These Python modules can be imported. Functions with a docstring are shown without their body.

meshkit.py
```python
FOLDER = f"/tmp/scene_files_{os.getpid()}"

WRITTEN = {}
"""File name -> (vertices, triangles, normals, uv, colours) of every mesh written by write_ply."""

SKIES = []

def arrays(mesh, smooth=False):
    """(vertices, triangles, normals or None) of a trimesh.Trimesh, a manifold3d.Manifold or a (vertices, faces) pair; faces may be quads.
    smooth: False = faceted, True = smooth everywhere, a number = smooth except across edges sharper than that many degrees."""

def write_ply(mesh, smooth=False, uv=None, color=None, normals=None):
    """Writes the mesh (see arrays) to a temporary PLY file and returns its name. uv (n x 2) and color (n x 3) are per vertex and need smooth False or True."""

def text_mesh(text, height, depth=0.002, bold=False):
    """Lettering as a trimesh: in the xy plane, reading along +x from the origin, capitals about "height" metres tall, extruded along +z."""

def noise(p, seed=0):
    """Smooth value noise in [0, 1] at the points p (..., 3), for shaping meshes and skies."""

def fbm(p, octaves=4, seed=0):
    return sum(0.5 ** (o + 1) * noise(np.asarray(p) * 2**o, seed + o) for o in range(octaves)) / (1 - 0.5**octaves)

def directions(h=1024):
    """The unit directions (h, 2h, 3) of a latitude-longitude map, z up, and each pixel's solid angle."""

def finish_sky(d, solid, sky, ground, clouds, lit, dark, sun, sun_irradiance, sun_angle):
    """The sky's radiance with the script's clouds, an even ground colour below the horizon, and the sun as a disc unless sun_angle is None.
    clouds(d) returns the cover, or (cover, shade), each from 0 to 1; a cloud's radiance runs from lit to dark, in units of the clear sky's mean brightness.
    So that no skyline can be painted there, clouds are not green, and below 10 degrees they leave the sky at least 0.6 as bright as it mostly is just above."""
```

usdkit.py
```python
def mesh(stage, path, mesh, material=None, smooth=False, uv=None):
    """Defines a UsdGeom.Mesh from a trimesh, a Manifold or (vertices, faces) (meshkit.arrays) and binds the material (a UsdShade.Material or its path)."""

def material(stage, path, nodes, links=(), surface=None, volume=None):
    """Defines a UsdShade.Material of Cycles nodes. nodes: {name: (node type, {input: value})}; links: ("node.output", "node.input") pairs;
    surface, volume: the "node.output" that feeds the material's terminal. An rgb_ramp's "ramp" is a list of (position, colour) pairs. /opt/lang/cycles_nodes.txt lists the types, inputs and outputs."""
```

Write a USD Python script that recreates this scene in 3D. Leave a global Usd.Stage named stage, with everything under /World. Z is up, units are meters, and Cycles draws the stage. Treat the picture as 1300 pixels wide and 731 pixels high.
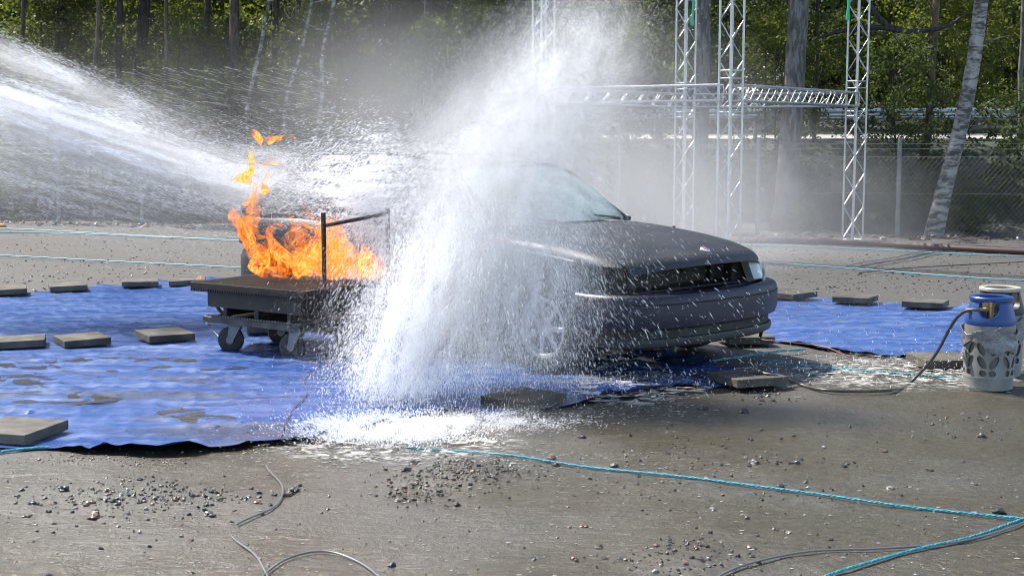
import sys
sys.path.insert(0, '/opt/lang')
import math, random
import numpy as np, trimesh, manifold3d as mf3, usdkit, meshkit
from scipy.interpolate import CubicSpline, RegularGridInterpolator
from pxr import Usd, UsdGeom, UsdLux, UsdShade, Gf, Sdf, Vt

# ------------------------------------------------------------------ camera, sky, sun, exposure
stage = Usd.Stage.CreateInMemory()
UsdGeom.Xform.Define(stage, '/World')
UsdGeom.Scope.Define(stage, '/World/Looks')
FPX, CAM_H = 1700.0, 1.6                      # focal length in photograph pixels (1300 wide), eye height
PITCH = math.atan(190.5 / FPX)
cam = UsdGeom.Camera.Define(stage, '/World/camera')
cam.CreateHorizontalApertureAttr(36.0)
cam.CreateFocalLengthAttr(36.0 * FPX / 1300)
cam.AddTranslateOp().Set((0, 0, CAM_H))
cam.AddRotateXOp().Set(90 - math.degrees(PITCH))
cam.CreateExposureAttr(1.32)
SUN = np.array([-0.62, 0.42, 0.95]); SUN /= np.linalg.norm(SUN)
sun = UsdLux.DistantLight.Define(stage, '/World/sun')
sun.CreateIntensityAttr(1.25); sun.CreateAngleAttr(0.5); sun.CreateNormalizeAttr(True); sun.CreateColorAttr((1, 0.95, 0.88))
sun.AddTransformOp().Set(Gf.Matrix4d().SetLookAt(Gf.Vec3d(*map(float, SUN * 50)), Gf.Vec3d(0, 0, 0), Gf.Vec3d(0, 0, 1)).GetInverse())


def mat(name, nodes, links=(), surface=None, volume=None):
    return usdkit.material(stage, '/World/Looks/' + name, nodes, links, surface=surface, volume=volume)


sky_m = mat('sky_look', {'s': ('sky_texture', {'sky_type': 'single_scattering', 'sun_disc': False, 'sun_elevation': math.asin(SUN[2]), 'sun_rotation': math.atan2(SUN[0], SUN[1])}),
                         'b': ('background_shader', {'strength': 0.11})}, [('s.color', 'b.color')], surface='b.background')
dome = UsdLux.DomeLight.Define(stage, '/World/sky')
UsdShade.MaterialBindingAPI.Apply(dome.GetPrim()).Bind(sky_m)
dome.GetPrim().SetCustomDataByKey('kind', 'structure')

# ------------------------------------------------------------------ helpers
USED = {}


def numbered(parent, name):
    k = USED.get((parent, name), -1) + 1
    USED[(parent, name)] = k
    return f'{parent}/{name}' + (f'_{k:03d}' if k else '')


def tag(p, label=None, cat=None, group=None, kind=None):
    p = p.GetPrim() if hasattr(p, 'GetPrim') else p
    for k, v in (('label', label), ('category', cat), ('group', group), ('kind', kind)):
        if v:
            p.SetCustomDataByKey(k, v)
    return p


def thing(name, label, cat, loc=(0, 0, 0), rz=0.0, group=None, kind=None):
    x = UsdGeom.Xform.Define(stage, numbered('/World', name))
    x.AddTranslateOp().Set(tuple(map(float, loc)))
    if rz:
        x.AddRotateZOp().Set(math.degrees(rz))
    tag(x, label, cat, group, kind)
    return str(x.GetPath())


def part(parent, name, mesh, m, smooth=30, label=None):
    g = usdkit.mesh(stage, numbered(parent, name), mesh, m, smooth=smooth)
    if label:
        tag(g, label)
    return str(g.GetPath())


def solo(name, mesh, m, label, cat, group=None, kind=None, smooth=30):
    g = usdkit.mesh(stage, numbered('/World', name), mesh, m, smooth=smooth)
    tag(g, label, cat, group, kind)
    return g


def struct(name, mesh, m, smooth=True):
    g = usdkit.mesh(stage, numbered('/World', name), mesh, m, smooth=smooth)
    tag(g, kind='structure')
    return g


def ray(u, v):
    c, s = math.cos(PITCH), math.sin(PITCH)
    a, b = (u - 650) / FPX, (365.5 - v) / FPX
    return np.array([a, c + b * s, b * c - s])


def at(u, v, z=0.0):
    r = ray(u, v)
    t = (z - CAM_H) / r[2]
    return np.array([r[0] * t, r[1] * t, z])


def atd(u, v, d):
    r = ray(u, v)
    return np.array([0, 0, CAM_H]) + r * (d / r[1])


def cat_(*ms):
    return trimesh.util.concatenate([m for m in ms])


def tube(pts, r, sides=8, cap=True):
    p = np.asarray(pts, float)
    n = len(p)
    r = np.broadcast_to(r, (n,)).astype(float)
    t = np.gradient(p, axis=0); t /= np.linalg.norm(t, axis=1, keepdims=True) + 1e-12
    a = np.zeros_like(p)
    ref = np.array([0, 0, 1.0]) if abs(t[0, 2]) < 0.9 else np.array([1.0, 0, 0])
    prev = np.cross(t[0], ref)
    for i in range(n):
        prev = prev - t[i] * (prev @ t[i]); prev /= np.linalg.norm(prev) + 1e-12
        a[i] = prev
    b = np.cross(t, a)
    ang = np.arange(sides) * 2 * np.pi / sides
    v = p[:, None] + r[:, None, None] * (np.cos(ang)[None, :, None] * a[:, None] + np.sin(ang)[None, :, None] * b[:, None])
    v = v.reshape(-1, 3)
    f = []
    for i in range(n - 1):
        for j in range(sides):
            k = (j + 1) % sides
            q = [i * sides + j, i * sides + k, (i + 1) * sides + k, (i + 1) * sides + j]
            f += [[q[0], q[1], q[2]], [q[0], q[2], q[3]]]
    if cap:
        for base, flip in ((0, True), ((n - 1) * sides, False)):
            for j in range(1, sides - 1):
                f.append([base, base + j + 1, base + j] if flip else [base, base + j, base + j + 1])
    return trimesh.Trimesh(v, np.array(f), process=False)


def curve(pts, n=60):
    p = np.asarray(pts, float)
    d = np.r_[0, np.cumsum(np.linalg.norm(np.diff(p, axis=0), axis=1))]
    return CubicSpline(d, p)(np.linspace(0, d[-1], n))


def box(sx, sy, sz, c=(0, 0, 0), rz=0.0):
    m = trimesh.creation.box([sx, sy, sz])
    if rz:
        m.apply_transform(trimesh.transformations.rotation_matrix(rz, [0, 0, 1]))
    m.apply_translation(c)
    return m


def rbox(sx, sy, sz, c=(0, 0, 0), r=0.01, rz=0.0, rot=None):
    h = np.array([sx, sy, sz]) / 2 - r
    s = trimesh.creation.icosphere(1, r)
    pts = np.vstack([s.vertices + h * np.array([i, j, k]) for i in (-1, 1) for j in (-1, 1) for k in (-1, 1)])
    m = trimesh.Trimesh(pts).convex_hull
    if rot is not None:
        m.apply_transform(rot)
    if rz:
        m.apply_transform(trimesh.transformations.rotation_matrix(rz, [0, 0, 1]))
    m.apply_translation(c)
    return m


def cyl(r, h, c=(0, 0, 0), axis='z', sides=24):
    m = trimesh.creation.cylinder(r, h, sections=sides)
    if axis == 'x':
        m.apply_transform(trimesh.transformations.rotation_matrix(math.pi / 2, [0, 1, 0]))
    if axis == 'y':
        m.apply_transform(trimesh.transformations.rotation_matrix(math.pi / 2, [1, 0, 0]))
    m.apply_translation(c)
    return m


def grid(P, thick=0.0, closed=False):
    """P (n, m, 3) as a sheet; thick pushes a second layer along -normal and closes the rim."""
    n, m = P.shape[:2]
    i, j = np.meshgrid(np.arange(n - 1), np.arange(m - 1), indexing='ij')
    a = (i * m + j).ravel()
    f = np.vstack([np.stack([a, a + m, a + m + 1], 1), np.stack([a, a + m + 1, a + 1], 1)])
    v = P.reshape(-1, 3)
    if not thick:
        return trimesh.Trimesh(v, f, process=False)
    gu, gv = np.gradient(P, axis=0), np.gradient(P, axis=1)
    N = np.cross(gu, gv); N /= np.linalg.norm(N, axis=2, keepdims=True) + 1e-12
    v2 = (P - N * thick).reshape(-1, 3)
    K = n * m
    rim = [k for k in range(m)] + [r * m + m - 1 for r in range(1, n)] + [(n - 1) * m + k for k in range(m - 2, -1, -1)] + [r * m for r in range(n - 2, 0, -1)]
    rf = []
    for k in range(len(rim)):
        p, q = rim[k], rim[(k + 1) % len(rim)]
        rf += [[p, q, q + K], [p, q + K, p + K]]
    mm = trimesh.Trimesh(np.vstack([v, v2]), np.vstack([f, f[:, ::-1] + K, np.array(rf)]), process=False)
    mm.fix_normals()
    return mm


def loft(rings):
    """closed rings (n, m, 3) -> watertight solid"""
    n, m = rings.shape[:2]
    v = list(rings.reshape(-1, 3)); f = []
    for i in range(n - 1):
        for j in range(m):
            k = (j + 1) % m
            a, b, c, d = i * m + j, i * m + k, (i + 1) * m + k, (i + 1) * m + j
            f += [[a, b, c], [a, c, d]]
    for r, flip in ((0, True), (n - 1, False)):
        v.append(rings[r].mean(0)); c = len(v) - 1
        for j in range(m):
            a, b = r * m + j, r * m + (j + 1) % m
            f.append([c, b, a] if flip else [c, a, b])
    mm = trimesh.Trimesh(np.array(v), np.array(f), process=False)
    if mm.volume < 0:
        mm.invert()
    return mm


def man(m):
    m = m.copy(); m.merge_vertices()
    if m.volume < 0:
        m.invert()
    return mf3.Manifold(mf3.Mesh(np.asarray(m.vertices, np.float32), np.asarray(m.faces, np.uint32)))


def tri(M):
    q = M.to_mesh()
    return trimesh.Trimesh(q.vert_properties[:, :3], q.tri_verts, process=False)


def revolve(profile, sides=40):
    """profile [(r, z)] around z, closed as given"""
    return trimesh.creation.revolve(np.array(profile, float), sections=sides)


def instancer(path, protos, pos, quats, scales, idx):
    pi = UsdGeom.PointInstancer.Define(stage, path)
    pr = []
    for k, (m, mt) in enumerate(protos):
        g = usdkit.mesh(stage, f'{path}/piece' + (f'_{k:03d}' if k else ''), m, mt, smooth=False if len(m.faces) < 100 else True)
        pr.append(g.GetPath())
    pi.CreatePrototypesRel().SetTargets(pr)
    pi.CreatePositionsAttr(Vt.Vec3fArray.FromNumpy(np.asarray(pos, np.float32)))
    q = np.asarray(quats, np.float32)
    pi.CreateOrientationsAttr(Vt.QuathArray([Gf.Quath(float(a[0]), float(a[1]), float(a[2]), float(a[3])) for a in q]))
    pi.CreateScalesAttr(Vt.Vec3fArray.FromNumpy(np.asarray(scales, np.float32)))
    pi.CreateProtoIndicesAttr(Vt.IntArray.FromNumpy(np.asarray(idx, np.int32)))
    return pi


def quat_to(d):
    """quaternions turning +z into the directions d (n, 3)"""
    d = d / np.linalg.norm(d, axis=1, keepdims=True)
    w = 1 + d[:, 2]
    q = np.stack([w, -d[:, 1], d[:, 0], np.zeros(len(d))], 1)
    return q / np.linalg.norm(q, axis=1, keepdims=True)


def rand_quat(rng, n):
    q = rng.normal(size=(n, 4))
    return q / np.linalg.norm(q, axis=1, keepdims=True)


# ------------------------------------------------------------------ materials
def simple(name, col, rough=0.5, metal=0.0, spec=0.5, col2=None, ns=6.0, stretch=(1, 1, 1), bump=0.0, bscale=60.0, lo=0.35, hi=0.65, rough2=None, coat=0.0, space='object', bdist=0.01, detail=5):
    n = {'tc': ('texture_coordinate', {}), 'ge': ('geometry', {}), 'p': ('principled_bsdf', {'base_color': col, 'roughness': rough, 'metallic': metal, 'specular_ior_level': spec, 'coat_weight': coat})}
    src = 'tc.object' if space == 'object' else 'ge.position'
    l = []
    if col2 is not None or rough2 is not None:
        n['mp'] = ('mapping', {'scale': stretch})
        n['nz'] = ('noise_texture', {'scale': ns, 'detail': detail, 'roughness': 0.62})
        l += [(src, 'mp.vector'), ('mp.vector', 'nz.vector')]
        if col2 is not None:
            n['rp'] = ('rgb_ramp', {'ramp': [(0, col), (lo, col), (hi, col2), (1, col2)]})
            l += [('nz.fac', 'rp.fac'), ('rp.color', 'p.base_color')]
        if rough2 is not None:
            n['rr'] = ('map_range', {'from_min': lo, 'from_max': hi, 'to_min': rough, 'to_max': rough2, 'clamp': True})
            l += [('nz.fac', 'rr.value'), ('rr.result', 'p.roughness')]
    if bump:
        n['bn'] = ('noise_texture', {'scale': bscale, 'detail': 4, 'roughness': 0.6})
        n['b'] = ('bump', {'strength': bump, 'distance': bdist})
        l += [(src, 'bn.vector'), ('bn.fac', 'b.height'), ('b.normal', 'p.normal')]
    return mat(name, n, l, surface='p.BSDF')


ALU = simple('aluminium', (0.42, 0.43, 0.45), 0.30, 0.85, col2=(0.32, 0.33, 0.34), ns=3)
GALV = simple('galvanised', (0.18, 0.185, 0.19), 0.5, 0.5, col2=(0.12, 0.12, 0.12), ns=8)
RAILM = simple('rail_steel', (0.6, 0.61, 0.62), 0.22, 0.9, col2=(0.45, 0.46, 0.46), ns=2)
SOOT = simple('sooty_steel', (0.007, 0.0062, 0.006), 0.5, 0.2, col2=(0.020, 0.016, 0.013), ns=5, bump=0.3, bscale=50)
RUSTY = simple('heat_tinted_steel', (0.014, 0.010, 0.008), 0.6, 0.3, col2=(0.040, 0.026, 0.017), ns=7, bump=0.3, bscale=40)
TROLLEYM = simple('trolley_steel', (0.075, 0.077, 0.08), 0.5, 0.5, col2=(0.03, 0.028, 0.026), ns=9)
RUBBER = simple('rubber', (0.006, 0.006, 0.0065), 0.6, col2=(0.012, 0.012, 0.012), ns=12)
TYRE = simple('tyre_rubber', (0.016, 0.016, 0.017), 0.55, col2=(0.035, 0.033, 0.03), ns=9, bump=0.4, bscale=40)
PAINT = simple('burnt_paint', (0.006, 0.006, 0.010), 0.40, col2=(0.014, 0.014, 0.019), ns=3.2, rough2=0.62, bump=0.12, bscale=45, lo=0.4, hi=0.7)
HOODM = simple('ashy_hood_paint', (0.006, 0.007, 0.0098), 0.46, col2=(0.0135, 0.0148, 0.0185), ns=2.2, rough2=0.7, bump=0.12, bscale=60, lo=0.35, hi=0.7)
BUMPERM = simple('bumper_plastic', (0.0055, 0.005, 0.013), 0.38, col2=(0.010, 0.0095, 0.020), ns=5, rough2=0.5, bump=0.1, bscale=40)
BLACKP = simple('black_plastic', (0.008, 0.008, 0.009), 0.5, col2=(0.016, 0.016, 0.018), ns=10)
BAY = simple('burnt_bay', (0.008, 0.008, 0.008), 0.8, col2=(0.03, 0.027, 0.025), ns=14, bump=0.5, bscale=30)
CHROME = simple('trim', (0.5, 0.5, 0.52), 0.3, 0.8)
RIMM = simple('alloy', (0.5, 0.5, 0.51), 0.4, 0.6, col2=(0.25, 0.25, 0.25), ns=9)
SLAB = simple('concrete_slab_look', (0.043, 0.040, 0.033), 0.85, spec=0.25, col2=(0.100, 0.092, 0.077), ns=5, bump=0.35, bscale=90, rough2=0.7, bdist=0.004, space='world')
ROPE = simple('teal_rope', (0.010, 0.15, 0.20), 0.5, col2=(0.02, 0.22, 0.27), ns=30)
ROPE2 = simple('pale_strand', (0.05, 0.27, 0.32), 0.5)
HOSEM = simple('black_hose', (0.018, 0.017, 0.016), 0.4, col2=(0.045, 0.04, 0.035), ns=30)
WIREM = simple('grey_wire', (0.13, 0.13, 0.13), 0.4, 0.4)
REDW = simple('red_wire', (0.10, 0.035, 0.03), 0.5)
PIPEM = simple('red_hose_look', (0.055, 0.021, 0.018), 0.7, col2=(0.035, 0.018, 0.016), ns=2)
BLUEP = simple('blue_plastic', (0.007, 0.040, 0.155), 0.36, col2=(0.008, 0.033, 0.125), ns=14)
GREYP = simple('grey_plastic', (0.17, 0.173, 0.165), 0.45, col2=(0.12, 0.12, 0.112), ns=9)
LINER = simple('cylinder_liner', (0.075, 0.07, 0.055), 0.4, col2=(0.10, 0.095, 0.075), ns=6)
TAPE = simple('silver_tape', (0.20, 0.205, 0.21), 0.3, 0.45, col2=(0.12, 0.12, 0.125), ns=16, bump=0.8, bscale=26, bdist=0.02)
BRASS = simple('brass', (0.55, 0.36, 0.12), 0.35, 0.9)
CREAM = simple('cream_plastic', (0.27, 0.26, 0.21), 0.45)
GREENS = simple('green_strap_look', (0.02, 0.33, 0.17), 0.6)
ORANGE = simple('orange_plastic', (0.75, 0.22, 0.04), 0.5)
YELLOW = simple('yellow_wood', (0.62, 0.42, 0.1), 0.6)
FENCEW = simple('fence_wire', (0.15, 0.155, 0.155), 0.5, 0.4)
STONES = [simple('stone_dark', (0.012, 0.0115, 0.011), 0.5, col2=(0.026, 0.024, 0.021), ns=20), simple('stone_grey', (0.034, 0.029, 0.023), 0.4, col2=(0.066, 0.057, 0.045), ns=20),
          simple('stone_red', (0.062, 0.032, 0.021), 0.4, col2=(0.095, 0.052, 0.034), ns=20), simple('stone_pale', (0.12, 0.11, 0.095), 0.4, col2=(0.19, 0.175, 0.155), ns=20)]
WATERW = mat('aerated_water', {'d': ('principled_bsdf', {'base_color': (0.97, 0.97, 0.975), 'roughness': 0.25}), 't': ('translucent_bsdf', {'color': (0.97, 0.975, 0.985)}), 'm': ('mix_closure', {'fac': 0.45})},
             [('d.BSDF', 'm.closure1'), ('t.BSDF', 'm.closure2')], surface='m.closure')

BUBBLE = mat('bubble_look', {'p': ('principled_bsdf', {'base_color': (0.27, 0.26, 0.24), 'roughness': 0.1})}, [], surface='p.BSDF')


def bark(name, c1, c2, scale=4.0, bands=False):
    n = {'tc': ('texture_coordinate', {}), 'mp': ('mapping', {'scale': (3, 3, 9) if bands else (5, 5, 1.2)}), 'nz': ('noise_texture', {'scale': scale, 'detail': 6, 'roughness': 0.7}),
         'rp': ('rgb_ramp', {'ramp': [(0, c1), (0.44, c1), (0.56, c2), (1, c2)]}), 'p': ('principled_bsdf', {'roughness': 0.85}), 'b': ('bump', {'strength': 0.7, 'distance': 0.02})}
    return mat(name, n, [('tc.object', 'mp.vector'), ('mp.vector', 'nz.vector'), ('nz.fac', 'rp.fac'), ('rp.color', 'p.base_color'), ('nz.fac', 'b.height'), ('b.normal', 'p.normal')], surface='p.BSDF')


BIRCH = bark('birch_bark', (0.055, 0.05, 0.045), (0.27, 0.255, 0.235), 1.1, True)
GREYB = bark('grey_bark', (0.05, 0.046, 0.042), (0.14, 0.13, 0.12), 3.0)
DARKB = bark('dark_bark', (0.012, 0.010, 0.009), (0.040, 0.032, 0.027), 3.0)
BROWNB = bark('brown_bark', (0.03, 0.022, 0.018), (0.10, 0.065, 0.045), 3.0)


def leafmat(name, a, b):
    n = {'oi': ('geometry', {}), 'rp': ('rgb_ramp', {'ramp': [(0, a), (0.6, b), (1, tuple(0.6 * x for x in a))]}), 'p': ('principled_bsdf', {'roughness': 0.55, 'specular_ior_level': 0.35}),
         't': ('translucent_bsdf', {}), 'g': ('mix', {'mix_type': 'multiply', 'fac': 1.0, 'color2': (2.0, 2.0, 0.8)}), 'm': ('mix_closure', {'fac': 0.5})}
    return mat(name, n, [('oi.random_per_island', 'rp.fac'), ('rp.color', 'p.base_color'), ('rp.color', 'g.color1'), ('g.color', 't.color'), ('p.BSDF', 'm.closure1'), ('t.BSDF', 'm.closure2')], surface='m.closure')


LEAF_A = leafmat('leaf_spring', (0.070, 0.088, 0.020), (0.135, 0.140, 0.032))
LEAF_B = leafmat('leaf_deep', (0.038, 0.055, 0.019), (0.068, 0.088, 0.027))
LEAF_C = leafmat('leaf_olive', (0.054, 0.065, 0.020), (0.090, 0.10, 0.032))

# ------------------------------------------------------------------ the ground


def sstep(t):
    t = np.clip(t, 0, 1)
    return t * t * (3 - 2 * t)


def fence_y(x):
    return 22.7 - 0.218 * x


def ground_z(x, y):
    x, y = np.asarray(x, float), np.asarray(y, float)
    s = y - fence_y(np.clip(x, -14, 14))
    p = np.stack([x, y, 0 * x], -1)
    rise = 0.75 + 0.8 * sstep((x + 6) / 8)
    z = rise * sstep((s - 1.2) / 4.8) + 0.05 * np.exp(-((s + 0.15) / 0.45) ** 2) * (0.4 + meshkit.noise(p * 2.3, 4))
    near = np.exp(-((y - 5.0) / 5.0) ** 2)
    z = z + (meshkit.fbm(p * 1.1, 3, 1) - 0.5) * 0.035 * (y < 60) + (meshkit.fbm(p * 7, 3, 2) - 0.5) * 0.014 * near
    z = z + 3.5 * sstep((y - 45) / 60)
    for (u, v, h, w) in HEAPS:
        c = at(u, v)
        z = z + h * np.exp(-(((x - c[0]) / w) ** 2 + ((y - c[1]) / (w * 1.3)) ** 2))
    return z


HEAPS = [(590, 600, 0.035, 0.22), (190, 637, 0.02, 0.35), (930, 592, 0.015, 0.3), (865, 712, 0.02, 0.22), (1215, 538, 0.012, 0.2)]
xs = np.unique(np.r_[-300, -200, -120, -80, -60, np.linspace(-40, -8, 60), np.linspace(-8, 8, 300), np.linspace(8, 40, 60), 60, 80, 120, 200, 300])
ys = np.unique(np.r_[-200, -80, -30, -10, 0, np.linspace(2, 4, 8), np.linspace(4, 9, 200), np.linspace(9, 26, 150), np.linspace(26, 60, 60), 80, 110, 160, 250, 400])
X, Y = np.meshgrid(xs, ys, indexing='ij')
gm = mat('wet_gravel_ground', {
    'g': ('geometry', {}), 'n1': ('noise_texture', {'scale': 0.8, 'detail': 4}), 'n2': ('noise_texture', {'scale': 26, 'detail': 6, 'roughness': 0.75}),
    'v': ('voronoi_texture', {'scale': 48}), 'sx': ('separate_xyz', {}), 'wy': ('map_range', {'from_min': 8.0, 'from_max': 12.5, 'to_min': 1.0, 'to_max': 0.0, 'clamp': True}),
    'wn': ('math', {'math_type': 'multiply_add', 'value2': 1.7, 'value3': -1.05}), 'wa': ('math', {'math_type': 'add', 'use_clamp': True}),
    'dry': ('rgb_ramp', {'ramp': [(0, (0.012, 0.011, 0.0095)), (0.40, (0.034, 0.0315, 0.028)), (0.6, (0.055, 0.051, 0.0455)), (0.78, (0.145, 0.135, 0.122))]}),
    'wet': ('rgb_ramp', {'ramp': [(0, (0.013, 0.0107, 0.0060)), (0.40, (0.040, 0.0333, 0.0190)), (0.58, (0.060, 0.0507, 0.0305)), (0.8, (0.128, 0.109, 0.072))]}),
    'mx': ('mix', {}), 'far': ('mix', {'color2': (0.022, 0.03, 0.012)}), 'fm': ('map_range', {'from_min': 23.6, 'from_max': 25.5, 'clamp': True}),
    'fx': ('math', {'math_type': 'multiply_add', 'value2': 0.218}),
    'ro': ('map_range', {'from_min': 0, 'from_max': 1, 'to_min': 0.8, 'to_max': 0.16}),
    'mp': ('mapping', {'scale': (4.5, 13, 10)}), 'rn': ('noise_texture', {'scale': 1.6, 'detail': 5, 'roughness': 0.65, 'distortion': 0.6}),
    'b1': ('bump', {'distance': 0.03, 'strength': 0.36}), 'b2': ('bump', {'distance': 0.012, 'strength': 0.75}), 'cv': ('mix_float', {}),
    'p': ('principled_bsdf', {'specular_ior_level': 0.5})},
    [('g.position', 'n1.vector'), ('g.position', 'n2.vector'), ('g.position', 'v.vector'), ('g.position', 'sx.vector'), ('sx.y', 'wy.value'), ('n1.fac', 'wn.value1'), ('wn.value', 'wa.value1'), ('wy.result', 'wa.value2'),
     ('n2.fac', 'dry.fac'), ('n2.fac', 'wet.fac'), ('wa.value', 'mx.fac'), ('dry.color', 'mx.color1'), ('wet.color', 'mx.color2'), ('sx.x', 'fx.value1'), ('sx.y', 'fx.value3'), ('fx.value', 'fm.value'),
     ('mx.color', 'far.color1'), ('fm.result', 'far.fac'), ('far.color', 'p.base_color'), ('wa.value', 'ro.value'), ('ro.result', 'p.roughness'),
     ('g.position', 'mp.vector'), ('mp.vector', 'rn.vector'), ('rn.fac', 'b1.height'), ('n2.fac', 'b2.height'), ('b1.normal', 'b2.normal'), ('b2.normal', 'p.normal')], surface='p.BSDF')
Z = ground_z(X, Y)
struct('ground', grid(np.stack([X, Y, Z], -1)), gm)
GROUND = RegularGridInterpolator((xs, ys), Z, bounds_error=False, fill_value=0.0)


def ground_z(x, y):
    return GROUND((x, y))


# the road on the bank behind the fence
rx = np.linspace(-40, 60, 160)
ry = np.linspace(0, 1, 6)
RX, RT = np.meshgrid(rx, ry, indexing='ij')
RYY = fence_y(np.clip(RX, -14, 14)) + 6.6 + RT * 5
roadm = simple('road_look', (0.30, 0.29, 0.275), 0.8, col2=(0.2, 0.195, 0.19), ns=2, bump=0.3, bscale=20, space='world')
struct('road', grid(np.stack([RX, RYY, ground_z(RX, RYY) + 0.03 + 0.12 * RT], -1)), roadm)

# ------------------------------------------------------------------ tarpaulins
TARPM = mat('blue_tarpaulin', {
    'g': ('geometry', {}), 'mu': ('mapping', {'scale': (0.55, 1.9, 1), 'rotation': (0, 0, 0.12)}), 'nu': ('noise_texture', {'scale': 1.5, 'detail': 6, 'roughness': 0.62, 'distortion': 0.4}), 'ru': ('map_range', {'from_min': 0.52, 'from_max': 0.62, 'to_min': 0.0, 'to_max': 0.6, 'clamp': True}), 'sy': ('separate_xyz', {}), 'ry': ('map_range', {'from_min': 8.9, 'from_max': 9.8, 'to_min': 1.0, 'to_max': 0.15, 'clamp': True}), 'fm': ('math', {'math_type': 'multiply'}), 'mud': ('mix', {'color2': (0.052, 0.047, 0.034)}), 'ms': ('mapping', {'scale': (0.7, 6.0, 1)}), 'n': ('noise_texture', {'scale': 1.3, 'detail': 6, 'roughness': 0.65, 'distortion': 0.5}), 'rp': ('rgb_ramp', {'ramp': [(0, (0.008, 0.026, 0.12)), (0.36, (0.020, 0.054, 0.185)), (0.5, (0.036, 0.075, 0.21)), (0.64, (0.070, 0.108, 0.23)), (1, (0.12, 0.145, 0.23))]}),  # pale rp streaks: sky sheen painted into the blue, plus milky water film
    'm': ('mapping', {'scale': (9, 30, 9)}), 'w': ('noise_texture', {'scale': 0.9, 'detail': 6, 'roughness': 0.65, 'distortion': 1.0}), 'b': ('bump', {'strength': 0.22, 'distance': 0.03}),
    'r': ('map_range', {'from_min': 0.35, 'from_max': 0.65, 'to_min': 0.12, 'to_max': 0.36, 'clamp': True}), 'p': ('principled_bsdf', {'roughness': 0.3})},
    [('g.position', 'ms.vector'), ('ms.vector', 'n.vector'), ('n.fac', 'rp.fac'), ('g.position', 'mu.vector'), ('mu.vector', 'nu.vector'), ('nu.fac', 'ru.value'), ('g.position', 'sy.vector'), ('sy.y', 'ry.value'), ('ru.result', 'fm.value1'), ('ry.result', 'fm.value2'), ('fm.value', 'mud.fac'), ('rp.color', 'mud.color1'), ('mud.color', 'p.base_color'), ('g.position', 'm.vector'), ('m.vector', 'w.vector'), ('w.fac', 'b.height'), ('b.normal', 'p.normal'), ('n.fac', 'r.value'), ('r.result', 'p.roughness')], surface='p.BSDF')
SLABS = [  # u, v of the middle of the top, angle, label
    (20, 541, 74, 'nearest grey concrete slab holding down the front tarp edge at the far left'), (27, 431, 18, 'concrete slab cut by the left picture edge on the tarp seam'), (104, 428, 32, 'middle concrete slab of three along the tarp seam left of the trolley'),
    (209, 422, 33, 'concrete slab on the tarp seam closest to the burning trolley'), (10, 367, 20, 'half seen concrete slab at the back tarp edge by the left picture border'), (86, 362, 22, 'concrete slab on the back tarp edge, second from the left border'),
    (178, 357, 15, 'pale concrete slab on the back tarp edge, third from the left border'), (238, 355, 12, 'concrete slab on the back tarp edge just left of the pan'), (665, 503, 50, 'concrete slab standing in the spray in front of the front car wheel'),
    (949, 477, 22, 'concrete slab with the black gas hose running over it'), (945, 427, 8, 'concrete slab beside the front car tyre under the bumper corner'), (1003, 372, 40, 'misty concrete slab on the back tarp edge just right of the bumper'),
    (1086, 376, 60, 'concrete slab in the middle of the back tarp edge right of the car'), (1175, 382, 63, 'rightmost concrete slab on the back tarp edge behind the gas cylinders'), (1195, 454, 5, 'splashed concrete slab lying left of the gas cylinders'),
    (343, 412, 10, 'concrete slab seen behind the trolley castors'), (822, 431, 4, 'wet concrete slab under the front bumper'), (615, 436, 6, 'concrete slab under the car sill in thick spray')]
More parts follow.
